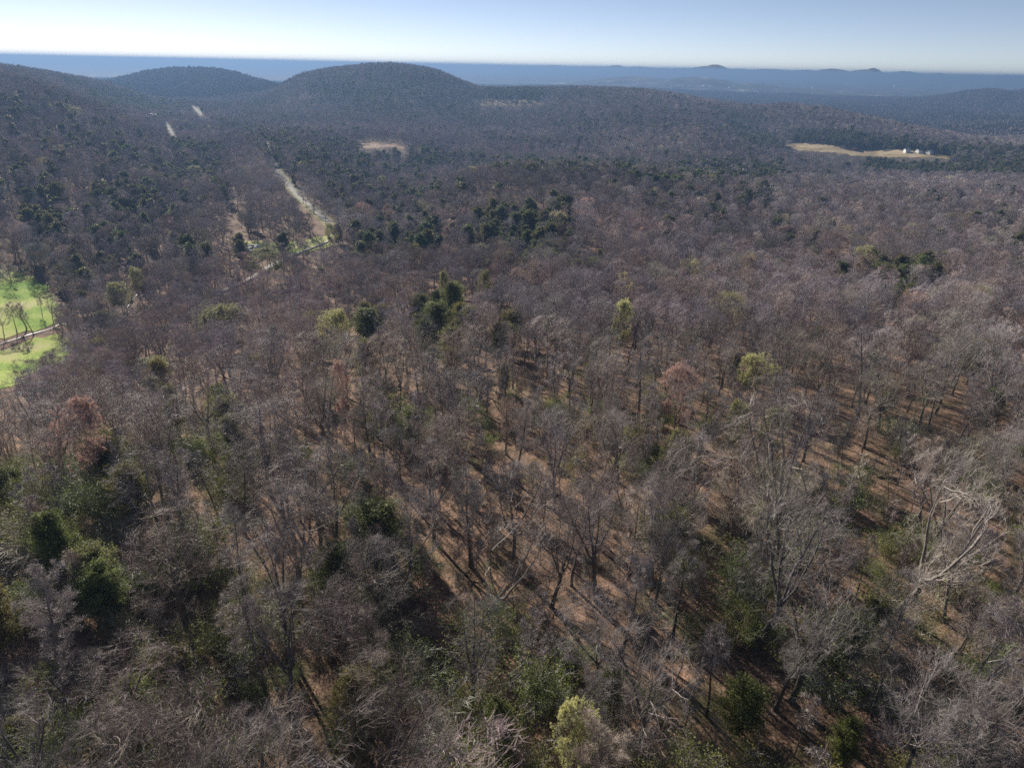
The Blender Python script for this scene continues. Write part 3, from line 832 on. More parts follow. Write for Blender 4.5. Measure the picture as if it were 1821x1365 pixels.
cnt = {}
def place(kind, name, i, p, scale, rotz, tint, label, cat, group=None, lean=(0, 0), parts=('trunk', 'crown')):
    tm, cm, h = PH[kind][i]
    root = bpy.data.objects.new(name, None); COL.objects.link(root)
    root.empty_display_size = .5
    root.location = (float(p[0]), float(p[1]), float(p[2]) - .05)
    root.scale = scale
    root.rotation_mode = 'XYZ'
    m = Matrix.Rotation(lean[0], 3, 'Y') @ Matrix.Rotation(lean[1], 3, 'X') @ Matrix.Rotation(rotz, 3, 'Z')
    root.rotation_euler = m.to_euler()
    tag(root, label, cat, group)
    for nm, me in zip(parts, (tm, cm)):
        o = bpy.data.objects.new(nm, me); COL.objects.link(o); o.parent = root
        o['tint'] = [float(c) for c in tint]
    return root

r0 = np.random.default_rng(3)
occupied = []
for n_, (ub, vb, ut, vt, kind, lab) in enumerate(LAND):
    p, hh = bh(ub, vb, vt)
    D = math.hypot(p[0], p[1])
    q = on_ray(ut, vt, D)
    side = (q[0] - p[0])
    ln = math.atan2(side, hh) if kind in ('leaning', 'tall') else math.atan2(side * .5, hh)
    ln = max(-.6, min(.6, ln))
    k = 'oak' if kind == 'red' else kind
    i = n_ % len(PH[k])
    s = hh / math.cos(ln) / PH[k][i][2]
    s = max(.7, min(1.45, s))
    tint = {'red': (1.05, .85, .88), 'leaning': (1.35, 1.3, 1.22)}.get(kind, (1.0, .95, .9))
    place(k, 'bare_tree', i, p, (s, s, s), r0.uniform(0, 6.28), tint, lab, 'tree', 'bare trees in the near wood', (ln, 0))
    occupied.append((p[0], p[1], 4.0))
BPX = [36, 46, 26, 42, 25, 33, 38, 55, 22, 25, 15, 38, 14, 14, 12, 15, 10, 12, 15]
RPX = [48, 50, 24, 28, 30, 22, 20, 18, 12, 14]
CPX = [38, 32, 30, 20, 30, 25, 28, 30, 32, 42, 26, 20, 35, 30, 25]
for n_, (u, vb, vt, lab, y_, w) in enumerate(BUDS):
    w = BPX[n_]
    hh = 15.0 if vb < 620 else 11.0; p, w = landmark(u, vb, vt, hh, w)
    i = n_ % 3; sw = w / 6.2; s = hh / 14.
    tint = (y_, y_, y_ * .9)
    place('budding', 'budding_tree', i, p, (sw, sw, s), r0.uniform(0, 6.28), tint, lab, 'budding tree', 'spring budding trees')
    occupied.append((p[0], p[1], w * .6))
M_RB = tint_mat('red_buds', (.46, .35, .30), .3, .8, .7, .3, trans=.3)
for i in range(2):
    proto('redbud', bare_tree(540 + i, 14, 1.15, .3, 1, 4, bud=(16000, .08)), 14, [M_TWIG, M_RB])
for n_, (u, vb, vt, lab, w) in enumerate(REDS):
    w = RPX[n_]
    hh = 15.0; p, w = landmark(u, vb, vt, hh, w)
    i = n_ % 2; sw = w / 6.2; s = hh / 14.
    place('redbud', 'reddish_tree', i, p, (sw, sw, s), r0.uniform(0, 6.28), (1.1, .97, .93) if vt > 550 else (.72, .66, .64), lab, 'budding tree', 'red budding trees')
    occupied.append((p[0], p[1], w * .6))
for n_, (u, vb, vt, lab, h_, w) in enumerate(CEDS):
    hh = max(h_, 5) * 1.2; p, w = landmark(u, vb, vt, hh, CPX[n_])
    i = n_ % 4; s = hh / 9.; sw = w / (2.3 + .3 * i)
    place('cedar', 'evergreen_tree', i, p, (sw, sw, s), r0.uniform(0, 6.28), (1.6, 1.6, 1.15), lab, 'evergreen', 'evergreens in the near wood')
    occupied.append((p[0], p[1], w * .8))

# --- individuals: the ones that show largest
OC = np.array(occupied)
def free(d):
    dd = np.hypot(d['x'][:, None] - OC[None, :, 0], d['y'][:, None] - OC[None, :, 1]) < OC[None, :, 2]
    k = ~dd.any(1)
    D_ = np.hypot(d['x'], d['y'])
    ut_, vt_, _ = project(d['x'], d['y'], d['z'] + 14)
    for gu, gv, ru, rv, gD in VIEWGAPS:
        k &= ~((D_ < gD + 2) & (D_ > gD - 26) & ((((d['u'] - gu) / (ru + 8)) ** 2 + ((d['v'] - gv) / (rv + 5)) ** 2 < 1) | (((ut_ - gu) / (ru + 8)) ** 2 + ((vt_ - gv) / (rv + 5)) ** 2 < 1)))
    return {a: b[k] for a, b in d.items()}
near = free(near); mid = free(mid)
Dn = np.hypot(near['x'], near['y'])
slant = np.sqrt(near['x'] ** 2 + near['y'] ** 2 + (near['z'] + 9 - ZC) ** 2)
inframe = (near['u'] > -60) & (near['u'] < W0 + 60) & (near['v'] < H0 + 60)
order = np.argsort(slant + np.where(inframe, 0, 1e5))
order = sorted(order, key=lambda i: slant[i] + (0 if inframe[i] else 1e5))
bare_i = [i for i in order if not near['ever'][i]][:300 - len(LAND)]
ever_i = [i for i in order if near['ever'][i]][:280 - len(CEDS)]
indiv = np.zeros(len(near['x']), bool); indiv[bare_i] = True; indiv[ever_i] = True

MARKS = []
for (ub, vb, ut, vt, k_, l_), nm in zip(LAND, ['huge leaning forked tree', 'broad-crowned tree on the sunlit floor', 'slim dark sunlit-floor trunk', 'grey tree with whitish limbs', 'large round purplish tree', 'straight isolated trunk', 'cluster-stemmed tree with parallel shadows', 'slender dark tree at mid slope', 'pale forked head behind the leaning tree', 'long trunk leaning up to the left', 'thick round crown above a tan opening', 'white brush-like bent tree']):
    MARKS.append(((ub + ut) / 2, (vb + vt) / 2, nm))
for q, nm in zip(BUDS, ['bright yellow-green budding tree', 'olive double-crowned budding tree', 'small lime budding bush', 'wide yellow budding tree', 'yellow-green mid-right tree', 'yellower budding tree above the litter', 'dull olive budding tree', 'large pale yellow tree at the bottom edge', 'pale cream-green budding tree', 'pale yellow tree by the creek', 'small yellow-green tree above the creek', 'olive tree below the roadside clearing', 'lime tree outside the road bend', 'pale tree beyond the left evergreens', 'pale cream hillside tree', 'cream-yellow tree on the mound edge', 'olive-cream tree below the mound', 'small yellow tree among the cedars', 'tan tree beside the dark cedars']):
    MARKS.append((q[0], (q[1] + q[2]) / 2, nm))
for q, nm in zip(REDS, ['salmon-red budding tree', 'pinkish budding tree', 'thin reddish budding tree', 'rust-tinted mound tree', 'long rust-tinted crown', 'orange-tinted tree', 'reddish mound-slope crown', 'rusty low crown', 'pink-tinted valley crown', 'pinkish evergreen-belt crown']):
    MARKS.append((q[0], (q[1] + q[2]) / 2, nm))
for q, nm in zip(CEDS, ['big round dark evergreen', 'dense evergreen left of the yellow tree', 'tallest evergreen of the central clump', 'narrow pointed evergreen', 'olive evergreen mass', 'bronze-green evergreen', 'bushy bright-edged evergreen', 'squat evergreen at the left edge', 'round evergreen low among dead branches', 'soft green evergreen near the bottom', "evergreen at the leaning tree's foot", 'blue-dark evergreen', 'brownish green evergreen at bottom middle', 'evergreen half hidden by fallen branches', 'yellow-green evergreen at bottom right']):
    MARKS.append((q[0], (q[1] + q[2]) / 2, nm))
ORD = ['', 'second nearest ', 'third nearest ', 'fourth nearest ', 'fifth nearest ', 'sixth nearest ', 'seventh nearest ', 'eighth nearest ', 'ninth nearest ', 'tenth nearest ']
def relate(what, u, v):
    d = [math.hypot(u - a, (v - b) * 1.15) for a, b, _ in MARKS]; k = int(np.argmin(d)); a, b, nm = MARKS[k]
    du, dv = u - a, v - b
    side = ('right of' if du > 0 else 'left of') if abs(du) > 2.2 * abs(dv) else ('above' if dv < 0 else 'below') if abs(dv) > 2.2 * abs(du) else ('up' if dv < 0 else 'down') + (' right of' if du > 0 else ' left of')
    base = f'{what} {side} the {nm}'
    return base + '|%.1f' % d[k]
def place_indiv(ids):
    for i in ids:
        x, y, z = near['x'][i], near['y'][i], near['z'][i]
        r = r0
        if near['ever'][i]:
            s = r.uniform(.5, 1.25); sw = s * r.uniform(.85, 1.3)
            wd = ('low' if s < .75 else 'bushy' if sw > s else 'pointed')
            lab = relate(wd + ' evergreen', near['u'][i], near['v'][i])
            g = r.uniform(1.1, 1.9)
            place('cedar', 'evergreen_tree', int(r.integers(4)), (x, y, z), (sw, sw, s), r.uniform(0, 6.28), (g * r.uniform(.9, 1.3), g, g * r.uniform(.7, 1)), lab, 'evergreen', wd + ' evergreens in the near wood', (r.normal(0, .04), r.normal(0, .04)))
        else:
            q = r.random()
            kind = 'oak' if q < .52 else 'tall' if q < .74 else 'wide' if q < .8 else 'thin'
            k = int(r.integers(len(PH[kind]))); s = r.uniform(.6, .86) * (1.22 if r.random() < .1 else 1) if kind != 'thin' else r.uniform(.6, 1.0)
            word = {'oak': 'spreading grey', 'tall': 'tall straight', 'wide': 'heavy wide-crowned', 'thin': 'slim young'}[kind]
            lab = relate(word + ' tree', near['u'][i], near['v'][i])
            place(kind, 'bare_tree', k, (x, y, z), (s * r.uniform(.9, 1.1), s * r.uniform(.9, 1.1), s), r.uniform(0, 6.28), tint_bare(x, y, r), lab, 'tree', word + ' trees in the near wood', (r.normal(0, .07), r.normal(0, .07)))
place_indiv(bare_i); place_indiv(ever_i)

# --- shrubs of the understorey
sx, sy = jitter_grid(4.2, 16, 150, -.83, .83)
sz_ = H(sx, sy); k = frame_ok(sx, sy, sz_, 3, 60, 60)
sx, sy, sz_ = sx[k], sy[k], sz_[k]
su, sv, _ = project(sx, sy, sz_ + 1)
LUSH = [(-100, 700), (420, 700), (560, 1000), (900, 1120), (1450, 1090), (1600, 1150), (1950, 1180), (1950, 1500), (-100, 1500)]
pk = np.where(inpoly(su, sv, LUSH), .66, .24) * np.clip(1 + fbm(sx, sy, 22, 2) * .8, 0, 2)
k = rng.random(len(sx)) < pk
sx, sy, sz_, su, sv = sx[k], sy[k], sz_[k], su[k], sv[k]
o_ = np.argsort(np.hypot(sx, sy))
shrub_stuff = []
for c_, i in enumerate(o_):
    g = r0.uniform(.7, 1.3); tn = (g * r0.uniform(.85, 1.1), g, g * r0.uniform(.7, 1)); kk = int(r0.choice([0, 0, 1, 2])); s = r0.uniform(.6, 2.0)
    if c_ < 290:
        wd = ('leafing' if kk < 2 else 'twiggy') + (' low' if s < .85 else ' tall' if s > 1.5 else ' rounded')
        lab = relate(wd + ' shrub', su[i], sv[i])
        place('shrub', 'shrub', kk, (sx[i], sy[i], sz_[i]), (s * 1.2, s * 1.2, s), r0.uniform(0, 6.28), tn, lab, 'shrub', wd + ' shrubs', parts=('stem', 'foliage'))
    else:
        shrub_stuff.append((sx[i], sy[i], sz_[i], kk, s, tn))

# --- thin saplings between the big trunks
for i in range(4):
    proto('sapling', bare_tree(760 + i, 8.5, .62, .5, 2 if i > 1 else 1, form='tall', thick=.62, dense=.3), 8.5, [M_TWIG, M_BUD])
gx, gy = jitter_grid(4.4, 18, 160, -.8, .8); gz = H(gx, gy); k = frame_ok(gx, gy, gz, 6, 30, 40); gx, gy, gz = gx[k], gy[k], gz[k]
gu, gv, _ = project(gx, gy, gz + 3)
OW = [(560, 720), (1180, 660), (1500, 700), (1900, 820), (1900, 1180), (1560, 1120), (1120, 1050), (620, 1100)]
k = rng.random(len(gx)) < np.where(inpoly(gu, gv, OW), .62, .16)
gx, gy, gz, gu, gv = gx[k], gy[k], gz[k], gu[k], gv[k]
for i in np.argsort(np.hypot(gx, gy))[:290]:
    s = r0.uniform(.55, 1.2); kk = int(r0.integers(4))
    wd = 'tiny' if s < .7 else 'tall thin' if s > 1.05 else 'thin'
    place('sapling', 'sapling', kk, (gx[i], gy[i], gz[i]), (s, s, s), r0.uniform(0, 6.28), tint_bare(gx[i], gy[i], r0), relate(wd + ' sapling', gu[i], gv[i]), 'sapling', wd + ' saplings', (r0.normal(.02, .07), r0.normal(0, .07)))
# --- fallen logs
M_LOG = flat_mat('dead_wood', (.26, .21, .17), .35, 1.5)
for i, (u, v, L, az_, el, lab) in enumerate([(1385, 1000, 6, 1.0, .75, 'broken reddish trunk leaning beside the broad-crowned tree'), (1130, 960, 7, .3, 0, 'fallen log on the sunlit litter above the whitish-limbed tree'), (980, 905, 6, 2.5, 0, 'fallen log across the tan litter at mid slope'),
        (1480, 905, 8, .7, 0, 'fallen log between shadows right of the broad-crowned tree'), (1700, 1030, 7, 2.2, 0, 'fallen log beyond the leaning tree'), (1010, 1170, 8, 2.9, .1, 'pale fallen branch in the lower middle'), (660, 830, 6, .2, 0, 'fallen log near the long tan opening'),
        (1290, 1090, 6, 1.2, .05, 'fallen log below the sunlit floor'), (420, 1290, 7, .5, .1, 'pale dead branch at the lower left'), (1620, 1190, 6, 2.0, .1, 'whitish dead branch under the leaning tree'), (1560, 850, 5, .4, 0, 'small fallen log high on the sunlit floor'), (750, 1010, 6, 1.9, 0, 'fallen log left of the white brush-like tree')]):
    p = ground_at(u, v); g = Geo(); r = np.random.default_rng(950 + i)
    d_ = np.array([[math.cos(az_) * math.cos(el), math.sin(az_) * math.cos(el), math.sin(el)]])
    P = walk(r, np.array([[0, 0, .12]]), d_, np.array([L]), 8, .05, 0.0); P[..., 2] = np.maximum(P[..., 2], .1)
    tubes(g, P, rads(np.array([.22]), 8, .4), 7)
    S, D_, pr, t = kids(r, P, rads(np.array([.22]), 8, .4), 5, .4, 1, 45, 12)
    P1 = walk(r, S, D_, np.full(5, L * .3), 5, .15, .02); P1[..., 2] = np.maximum(P1[..., 2], .04); tubes(g, P1, rads(np.full(5, .06), 5, .2), 4)
    o = obj('fallen_log', g.mesh('fallen_log', [M_LOG], True)); o.location = p; tag(o, lab, 'log')

# ------------------------------------------------------------------ the rest of the wood: instanced stuff
def stuff(name, protos, pts, idx, rot, scl, tint, label):
    me = bpy.data.meshes.new(name); me.vertices.add(len(pts)); me.vertices.foreach_set('co', np.asarray(pts, np.float32).ravel())
    def at(n, t, v):
        a = me.attributes.new(n, t, 'POINT')
        a.data.foreach_set('value' if t in ('INT', 'FLOAT') else 'vector' if t == 'FLOAT_VECTOR' else 'color', np.asarray(v).ravel())
    at('idx', 'INT', np.asarray(idx, np.int32)); at('rot', 'FLOAT_VECTOR', np.asarray(rot, np.float32)); at('scl', 'FLOAT_VECTOR', np.asarray(scl, np.float32)); at('tint', 'FLOAT_VECTOR', np.asarray(tint, np.float32))
    o = obj(name, me)
    gt = bpy.data.node_groups.new(name, 'GeometryNodeTree')
    gt.interface.new_socket('Geometry', in_out='INPUT', socket_type='NodeSocketGeometry'); gt.interface.new_socket('Geometry', in_out='OUTPUT', socket_type='NodeSocketGeometry')
    N = gt.nodes; L = gt.links
    gi = N.new('NodeGroupInput'); go = N.new('NodeGroupOutput'); jn = N.new('GeometryNodeJoinGeometry')
    def na(n, t):
        a = N.new('GeometryNodeInputNamedAttribute'); a.data_type = t; a.inputs['Name'].default_value = n
        return [s for s in a.outputs if s.enabled and s.name == 'Attribute'][0]
    ai, ar, as_ = na('idx', 'INT'), na('rot', 'FLOAT_VECTOR'), na('scl', 'FLOAT_VECTOR')
    for k, po in enumerate(protos):
        oi = N.new('GeometryNodeObjectInfo'); oi.inputs['Object'].default_value = po; oi.inputs['As Instance'].default_value = True
        cm = N.new('FunctionNodeCompare'); cm.data_type = 'INT'; cm.operation = 'EQUAL'
        ins = [s for s in cm.inputs if s.enabled]
        L.new(ai, ins[0]); ins[1].default_value = k
        ip = N.new('GeometryNodeInstanceOnPoints')
        L.new(gi.outputs[0], ip.inputs['Points']); L.new(cm.outputs[0], ip.inputs['Selection']); L.new(oi.outputs['Geometry'], ip.inputs['Instance'])
        L.new(ar, ip.inputs['Rotation']); L.new(as_, ip.inputs['Scale'])
        L.new(ip.outputs[0], jn.inputs[0])
    L.new(jn.outputs[0], go.inputs[0])
    md = o.modifiers.new('instances', 'NODES'); md.node_group = gt
    tag(o, label, kind='stuff')
    return o
def pobj(name, geo, mats):
    return bpy.data.objects.new(name, geo.mesh(name, mats))
def pboth(name, gtc, mats): return pobj(name, join_geo(*gtc), [M_BARK] + mats)

# level-of-detail prototypes
PB = [pboth('wood_tree', bare_tree(800 + i, 18, 1.1, .38, 1, 3 + i % 3), [M_WOOD]) for i in range(6)] + [pboth('wood_tree', bare_tree(820 + i, 18, .9, .5, 1, form='tall'), [M_WOOD]) for i in range(2)]
PL = [pboth('wood_tree', bare_tree(840 + i, 18, 1.15, .38, 2, 4), [M_WOOD]) for i in range(5)]
PN = []
for kind in ('oak', 'tall', 'wide'):
    for tm, cm, h in PH[kind][:4]:
        pass
PC = [pboth('cedar_tree', cedar(860 + i, 10, 2.8, 9500, 1), [M_CEDAR]) for i in range(3)] + [pboth('cedar_tree', cedar(880 + i, 10, 3.0, 3600, 2), [M_CEDAR]) for i in range(3)]
M_CANOPY = tint_mat('canopy_twigs', (.145, .132, .13), .3, .25, 1.0, 0.0)
PP = [pobj('canopy', canopy_patch(900 + i), [M_BARK, M_CANOPY]) for i in range(5)]
PE = [pobj('canopy', canopy_patch(920 + i, 16, 26, 1), [M_BARK, M_CEDAR]) for i in range(3)]

def tints_bare(x, y):
    N = len(x)
    pal = np.array([(1.0, .96, .95), (.93, .9, .95), (1.12, .98, .86), (.86, .86, .84), (1.04, .9, .86), (.95, .97, .8), (1.3, 1.2, 1.1), (1.5, 1.15, .95), (1.5, 1.5, .85)])
    c = pal[rng.choice(9, N, p=[.29, .2, .15, .12, .1, .07, .045, .013, .012])]
    b = rng.uniform(.68, 1.22, N) * (1 + .16 * fbm(x, y, 80, 2)) * (1 + .1 * fbm(x + 900, y, 350, 2))
    return c * b[:, None]
def tints_ever(x, y):
    N = len(x); b = rng.uniform(.8, 1.55, N)
    return np.stack([b * rng.uniform(.85, 1.2, N), b, b * rng.uniform(.75, 1.1, N)], 1)

def cat_(*a): return np.concatenate(a)
# bare wood, near remainder + mid
nb = ~near['ever'] & ~indiv; mb = ~mid['ever']
x = cat_(near['x'][nb], mid['x'][mb]); y = cat_(near['y'][nb], mid['y'][mb]); z = cat_(near['z'][nb], mid['z'][mb])
D = np.hypot(x, y); N = len(x)
lodfar = D > 620 + rng.uniform(-60, 60, N)
idx = np.where(lodfar, 8 + rng.integers(0, 5, N), rng.integers(0, 8, N))
s = rng.uniform(.66, .92, N) * np.where(rng.random(N) < .12, .75, 1)
rot = np.column_stack([rng.normal(0, .06, N), rng.normal(.0, .06, N), rng.uniform(0, 6.28, N)])
scl = np.column_stack([s * rng.uniform(.95, 1.3, N), s * rng.uniform(.95, 1.3, N), s])
stuff('bare_woodland', PB + PL, np.column_stack([x, y, z - .1]), idx, rot, scl, tints_bare(x, y), 'grey leafless woodland covering the slopes beyond the near trees')
# evergreens
nb = near['ever'] & ~indiv; mb = mid['ever']
x = cat_(near['x'][nb], mid['x'][mb]); y = cat_(near['y'][nb], mid['y'][mb]); z = cat_(near['z'][nb], mid['z'][mb]); D = np.hypot(x, y); N = len(x)
idx = np.where(D > 450, 3 + rng.integers(0, 3, N), rng.integers(0, 3, N)); s = rng.uniform(.9, 1.55, N)
rot = np.column_stack([rng.normal(0, .03, N), rng.normal(.0, .03, N), rng.uniform(0, 6.28, N)])
scl = np.column_stack([s * rng.uniform(.9, 1.3, N), s * rng.uniform(.9, 1.3, N), s])
stuff('evergreen_woodland', PC, np.column_stack([x, y, z - .1]), idx, rot, scl, tints_ever(x, y), 'dark green evergreens in belts and patches across the valley')
# far canopy
x, y, z, ev = farp['x'], farp['y'], farp['z'], farp['ever']; N = len(x)
idx = np.where(ev, 5 + rng.integers(0, 3, N), rng.integers(0, 5, N))
rot = np.column_stack([np.zeros(N), np.zeros(N), rng.uniform(0, 6.28, N)]); s = rng.uniform(.85, 1.15, N)
stuff('distant_woodland', PP + PE, np.column_stack([x, y, z - 1]), idx, rot, np.column_stack([s, s, s]), np.where(ev[:, None], tints_ever(x, y) * .8, tints_bare(x, y)), 'distant wooded hills and plain of bare and evergreen trees')
if shrub_stuff:
    PS = [pobj('bush', join_geo(*shrub(740 + i, 3.2, leafy=[500, 250, 0][i])), [M_BARK, M_TWIG, M_LEAF]) for i in range(3)]
    a = shrub_stuff; N = len(a)
    stuff('undergrowth', PS, [(q[0], q[1], q[2]) for q in a], [q[3] for q in a], [(0, 0, random.uniform(0, 6.28)) for q in a], [(q[4], q[4], q[4]) for q in a], [q[5] for q in a], 'scrubby undergrowth further up the wooded slope')

# ------------------------------------------------------------------ fields, roads, stream
def drape(name, poly_px, m, lift=.15, step=4.0, label=None, edge=2.0):
    P = np.array([ground_at(u, v)[:2] for u, v in poly_px])
    lo, hi = P.min(0) - step, P.max(0) + step
    nx = int(min(400, (hi[0] - lo[0]) / step)) + 2; ny = int(min(400, (hi[1] - lo[1]) / step)) + 2
    X, Y = np.meshgrid(np.linspace(lo[0], hi[0], nx), np.linspace(lo[1], hi[1], ny), indexing='ij')
    wx = X + vnoise(X / 9, Y / 9) * edge; wy = Y + vnoise(X / 9 + 40, Y / 9) * edge
    ins = inpoly(wx, wy, [tuple(p) for p in P])
    c = ins[:-1, :-1] & ins[1:, :-1] & ins[1:, 1:] & ins[:-1, 1:]
    Z = H(X, Y) + lift
    idx = np.arange(nx * ny).reshape(nx, ny)
    F = np.stack([idx[:-1, :-1], idx[1:, :-1], idx[1:, 1:], idx[:-1, 1:]], -1)[c].reshape(-1, 4)
    V = np.stack([X, Y, Z], -1).reshape(-1, 3)
    used = np.unique(F); mp = np.full(len(V), -1); mp[used] = np.arange(len(used))
    me = mesh_np(name, V[used], mp[F].ravel(), np.full(len(F), 4), [m], None, True)
    return tag(obj(name, me), label, kind='structure')
drape('meadow', FIELD_UP, M_GRASS, .15, 3)
drape('meadow', [(-220, 690), (0, 618), (60, 602), (118, 588), (136, 600), (140, 625), (80, 660), (0, 700), (-220, 780)], M_GRASS, .15, 3)
drape('meadow', CLEAR, M_GRASS, .15, 3)
drape('meadow', PATHGR, M_GRASS, .15, 3)
drape('dirt_track', PATHOPEN, M_SAND, .15, 3)
drape('dry_field', FIELD_R, M_DRY, .3, 8, edge=6)
drape('dry_field', FIELD_HILL, M_DRY, .3, 8, edge=6)
drape('bare_yard', BARNYARD, M_SAND, .3, 5, edge=4)

def ribbon(name, px, w, m, lift, thick=.3, dens=3.0, wob=0.0):
    C = np.array([ground_at(u, v)[:2] for u, v in px])
    # Catmull-Rom resample
    out = []
    for i in range(len(C) - 1):
        p0, p1, p2, p3 = C[max(i - 1, 0)], C[i], C[i + 1], C[min(i + 2, len(C) - 1)]
        n = max(3, int(np.linalg.norm(p2 - p1) / dens))
        for t in np.linspace(0, 1, n, endpoint=False):
            out.append(.5 * ((2 * p1) + (-p0 + p2) * t + (2 * p0 - 5 * p1 + 4 * p2 - p3) * t * t + (-p0 + 3 * p1 - 3 * p2 + p3) * t ** 3))
    out.append(C[-1]); C = np.array(out)
    T = nrm(np.gradient(C, axis=0)); Nn = np.column_stack([-T[:, 1], T[:, 0]])
    if wob: w = w * (1 + wob * vnoise(C[:, 0] / 5, C[:, 1] / 5))[:, None]
    else: w = np.full((len(C), 1), w)
    L = C + Nn * w / 2; R = C - Nn * w / 2
    cols = []
    for q in (L, C, R): cols.append(np.column_stack([q, H(q[:, 0], q[:, 1]) + lift]))
    a = cols[0].copy(); a[:, 2] -= thick; b = cols[2].copy(); b[:, 2] -= thick
    V = np.stack([a] + cols + [b], 1); n, k, _ = V.shape
    idx = np.arange(n * k).reshape(n, k)
    F = np.stack([idx[:-1, :-1], idx[:-1, 1:], idx[1:, 1:], idx[1:, :-1]], -1).reshape(-1, 4)
    return tag(obj(name, mesh_np(name, V.reshape(-1, 3), F.ravel(), np.full(len(F), 4), [m], None, True)), kind='structure'), C
ribbon('road_verge', ROAD_PX, 10, M_VERGE, .22)
for px in (ROAD_PX, ROAD_NEAR):
    ribbon('road', px, 5.6 if px is ROAD_PX else 3.6, M_ROAD, .34)
for px in (ROAD_B, ROAD_C):
    ribbon('road_verge', px, 13, M_VERGE, .3); ribbon('road', px, 7, M_ROAD, .45)
mw, n, l, b = mat('stream_water')
b.inputs['Base Color'].default_value = (.02, .025, .02, 1); b.inputs['Roughness'].default_value = .42; b.inputs['Specular IOR Level'].default_value = .12
geo = n.new('ShaderNodeNewGeometry'); z = n.new('ShaderNodeTexNoise'); z.inputs['Scale'].default_value = .8; z.inputs['Detail'].default_value = 4; l.new(geo.outputs['Position'], z.inputs['Vector'])
bp = n.new('ShaderNodeBump'); bp.inputs['Strength'].default_value = .5; bp.inputs['Distance'].default_value = .1; l.new(z.outputs[0], bp.inputs['Height']); l.new(bp.outputs[0], b.inputs['Normal'])
ribbon('stream', [(-120, 660), (-40, 628), (0, 613), (30, 603), (60, 594), (90, 586), (110, 577), (130, 582), (150, 585), (170, 588), (195, 580), (215, 570), (228, 558), (226, 550), (232, 540), (244, 525), (256, 518)], .7, mw, .22, wob=.5, dens=2)
ribbon('stream', [(108, 484), (100, 476), (97, 466), (90, 456), (78, 448)], 2.0, mw, .22, wob=.5, dens=2)

# ------------------------------------------------------------------ houses
M_WHITE = flat_mat('white_siding', (.78, .78, .76), .05); M_ROOFD = flat_mat('dark_roof', (.10, .10, .11), .2); M_ROOFL = flat_mat('pale_metal_roof', (.62, .64, .66), .08, rough=.4, spec=.5)
M_BLUE = flat_mat('blue_siding', (.12, .26, .38), .1); M_RED = flat_mat('red_siding', (.28, .10, .07), .1); M_WIN = flat_mat('window_glass', (.03, .035, .04), .1, rough=.15, spec=.6); M_GREY = flat_mat('weathered_grey', (.32, .31, .30), .15)
def boxv(x0, x1, y0, y1, z0, z1):
    v = [(x0, y0, z0), (x1, y0, z0), (x1, y1, z0), (x0, y1, z0), (x0, y0, z1), (x1, y0, z1), (x1, y1, z1), (x0, y1, z1)]
    f = [(0, 3, 2, 1), (4, 5, 6, 7), (0, 1, 5, 4), (1, 2, 6, 5), (2, 3, 7, 6), (3, 0, 4, 7)]
    return v, f
def house(u, v, L, Wd, h, rh, wall, roof, label, rz=0., name='house', cat='house', nw=3, D=None, group=None):
    if D is None: p = ground_at(u, v)
    else:
        q = on_ray(u, v, D); p = np.array([q[0], q[1], float(H(q[0], q[1]))])
    root = bpy.data.objects.new(name, None); COL.objects.link(root); root.location = p; root.rotation_euler = (0, 0, rz)
    tag(root, label, cat, group)
    g = Geo(); vv, ff = boxv(-L / 2, L / 2, -Wd / 2, Wd / 2, -2, h); g.add(vv, ff, 4)
    g.add([(-L / 2, -Wd / 2, h), (-L / 2, Wd / 2, h), (-L / 2, 0, h + rh), (L / 2, -Wd / 2, h), (L / 2, Wd / 2, h), (L / 2, 0, h + rh)], [(0, 2, 1), (3, 4, 5)], 3)
    obj('wall', g.mesh('wall', [wall]), root)
    g = Geo(); e = .5; t = .22
    for s in (-1, 1):
        a = np.array([(-L / 2 - e, s * (Wd / 2 + e), h - rh * 2 * e / Wd + .05), (L / 2 + e, s * (Wd / 2 + e), h - rh * 2 * e / Wd + .05), (L / 2 + e, 0, h + rh + .05), (-L / 2 - e, 0, h + rh + .05)])
        bt = a + [0, 0, t]
        g.add(np.vstack([a, bt]), [(0, 1, 2, 3), (4, 7, 6, 5), (0, 4, 5, 1), (1, 5, 6, 2), (3, 2, 6, 7), (0, 3, 7, 4)], 4)
    rf = obj('roof', g.mesh('roof', [roof]), root)
    if name == 'house':
        g = Geo(); vv, ff = boxv(L * .22, L * .22 + .9, -.45, .45, h + rh * .6, h + rh + 1.1); g.add(vv, ff, 4); obj('chimney', g.mesh('chimney', [M_GREY]), rf)
    for s in (-1, 1):
        for i in range(nw):
            cx = (i + .5) / nw * L - L / 2
            g = Geo(); vv, ff = boxv(cx - .5, cx + .5, s * Wd / 2 - .04, s * Wd / 2 + .06, h * .38, h * .38 + 1.3); g.add(vv, ff, 4)
            obj('window', g.mesh('window', [M_WIN]), root)
    g = Geo(); vv, ff = boxv(L * .1 - .5, L * .1 + .5, -Wd / 2 - .08, -Wd / 2 + .02, 0, 2.05 if name == 'house' else 3.0); g.add(vv, ff, 4); obj('door', g.mesh('door', [M_GREY]), root)
    return root
house(643, 240, 9, 10, 6.5, 3.6, M_GREY, M_ROOFL, 'grey gabled barn with pale metal roof above the bare yard', math.radians(85), 'barn', 'barn', 2)
house(610, 240, 12, 8, 4.5, 1.6, M_BLUE, flat_mat('blue_metal_roof', (.16, .34, .48), .1), 'blue-sided house left of the gabled barn', .1)
house(624, 240, 11, 8, 3.2, 1.4, M_RED, flat_mat('blue_grey_roof', (.22, .32, .42), .1), 'low red-walled shed between the blue house and barn', .1, 'shed', 'shed')
house(449, 182, 14, 10, 5, 3, M_WHITE, M_ROOFL, 'lone white house below the middle hill', .4)
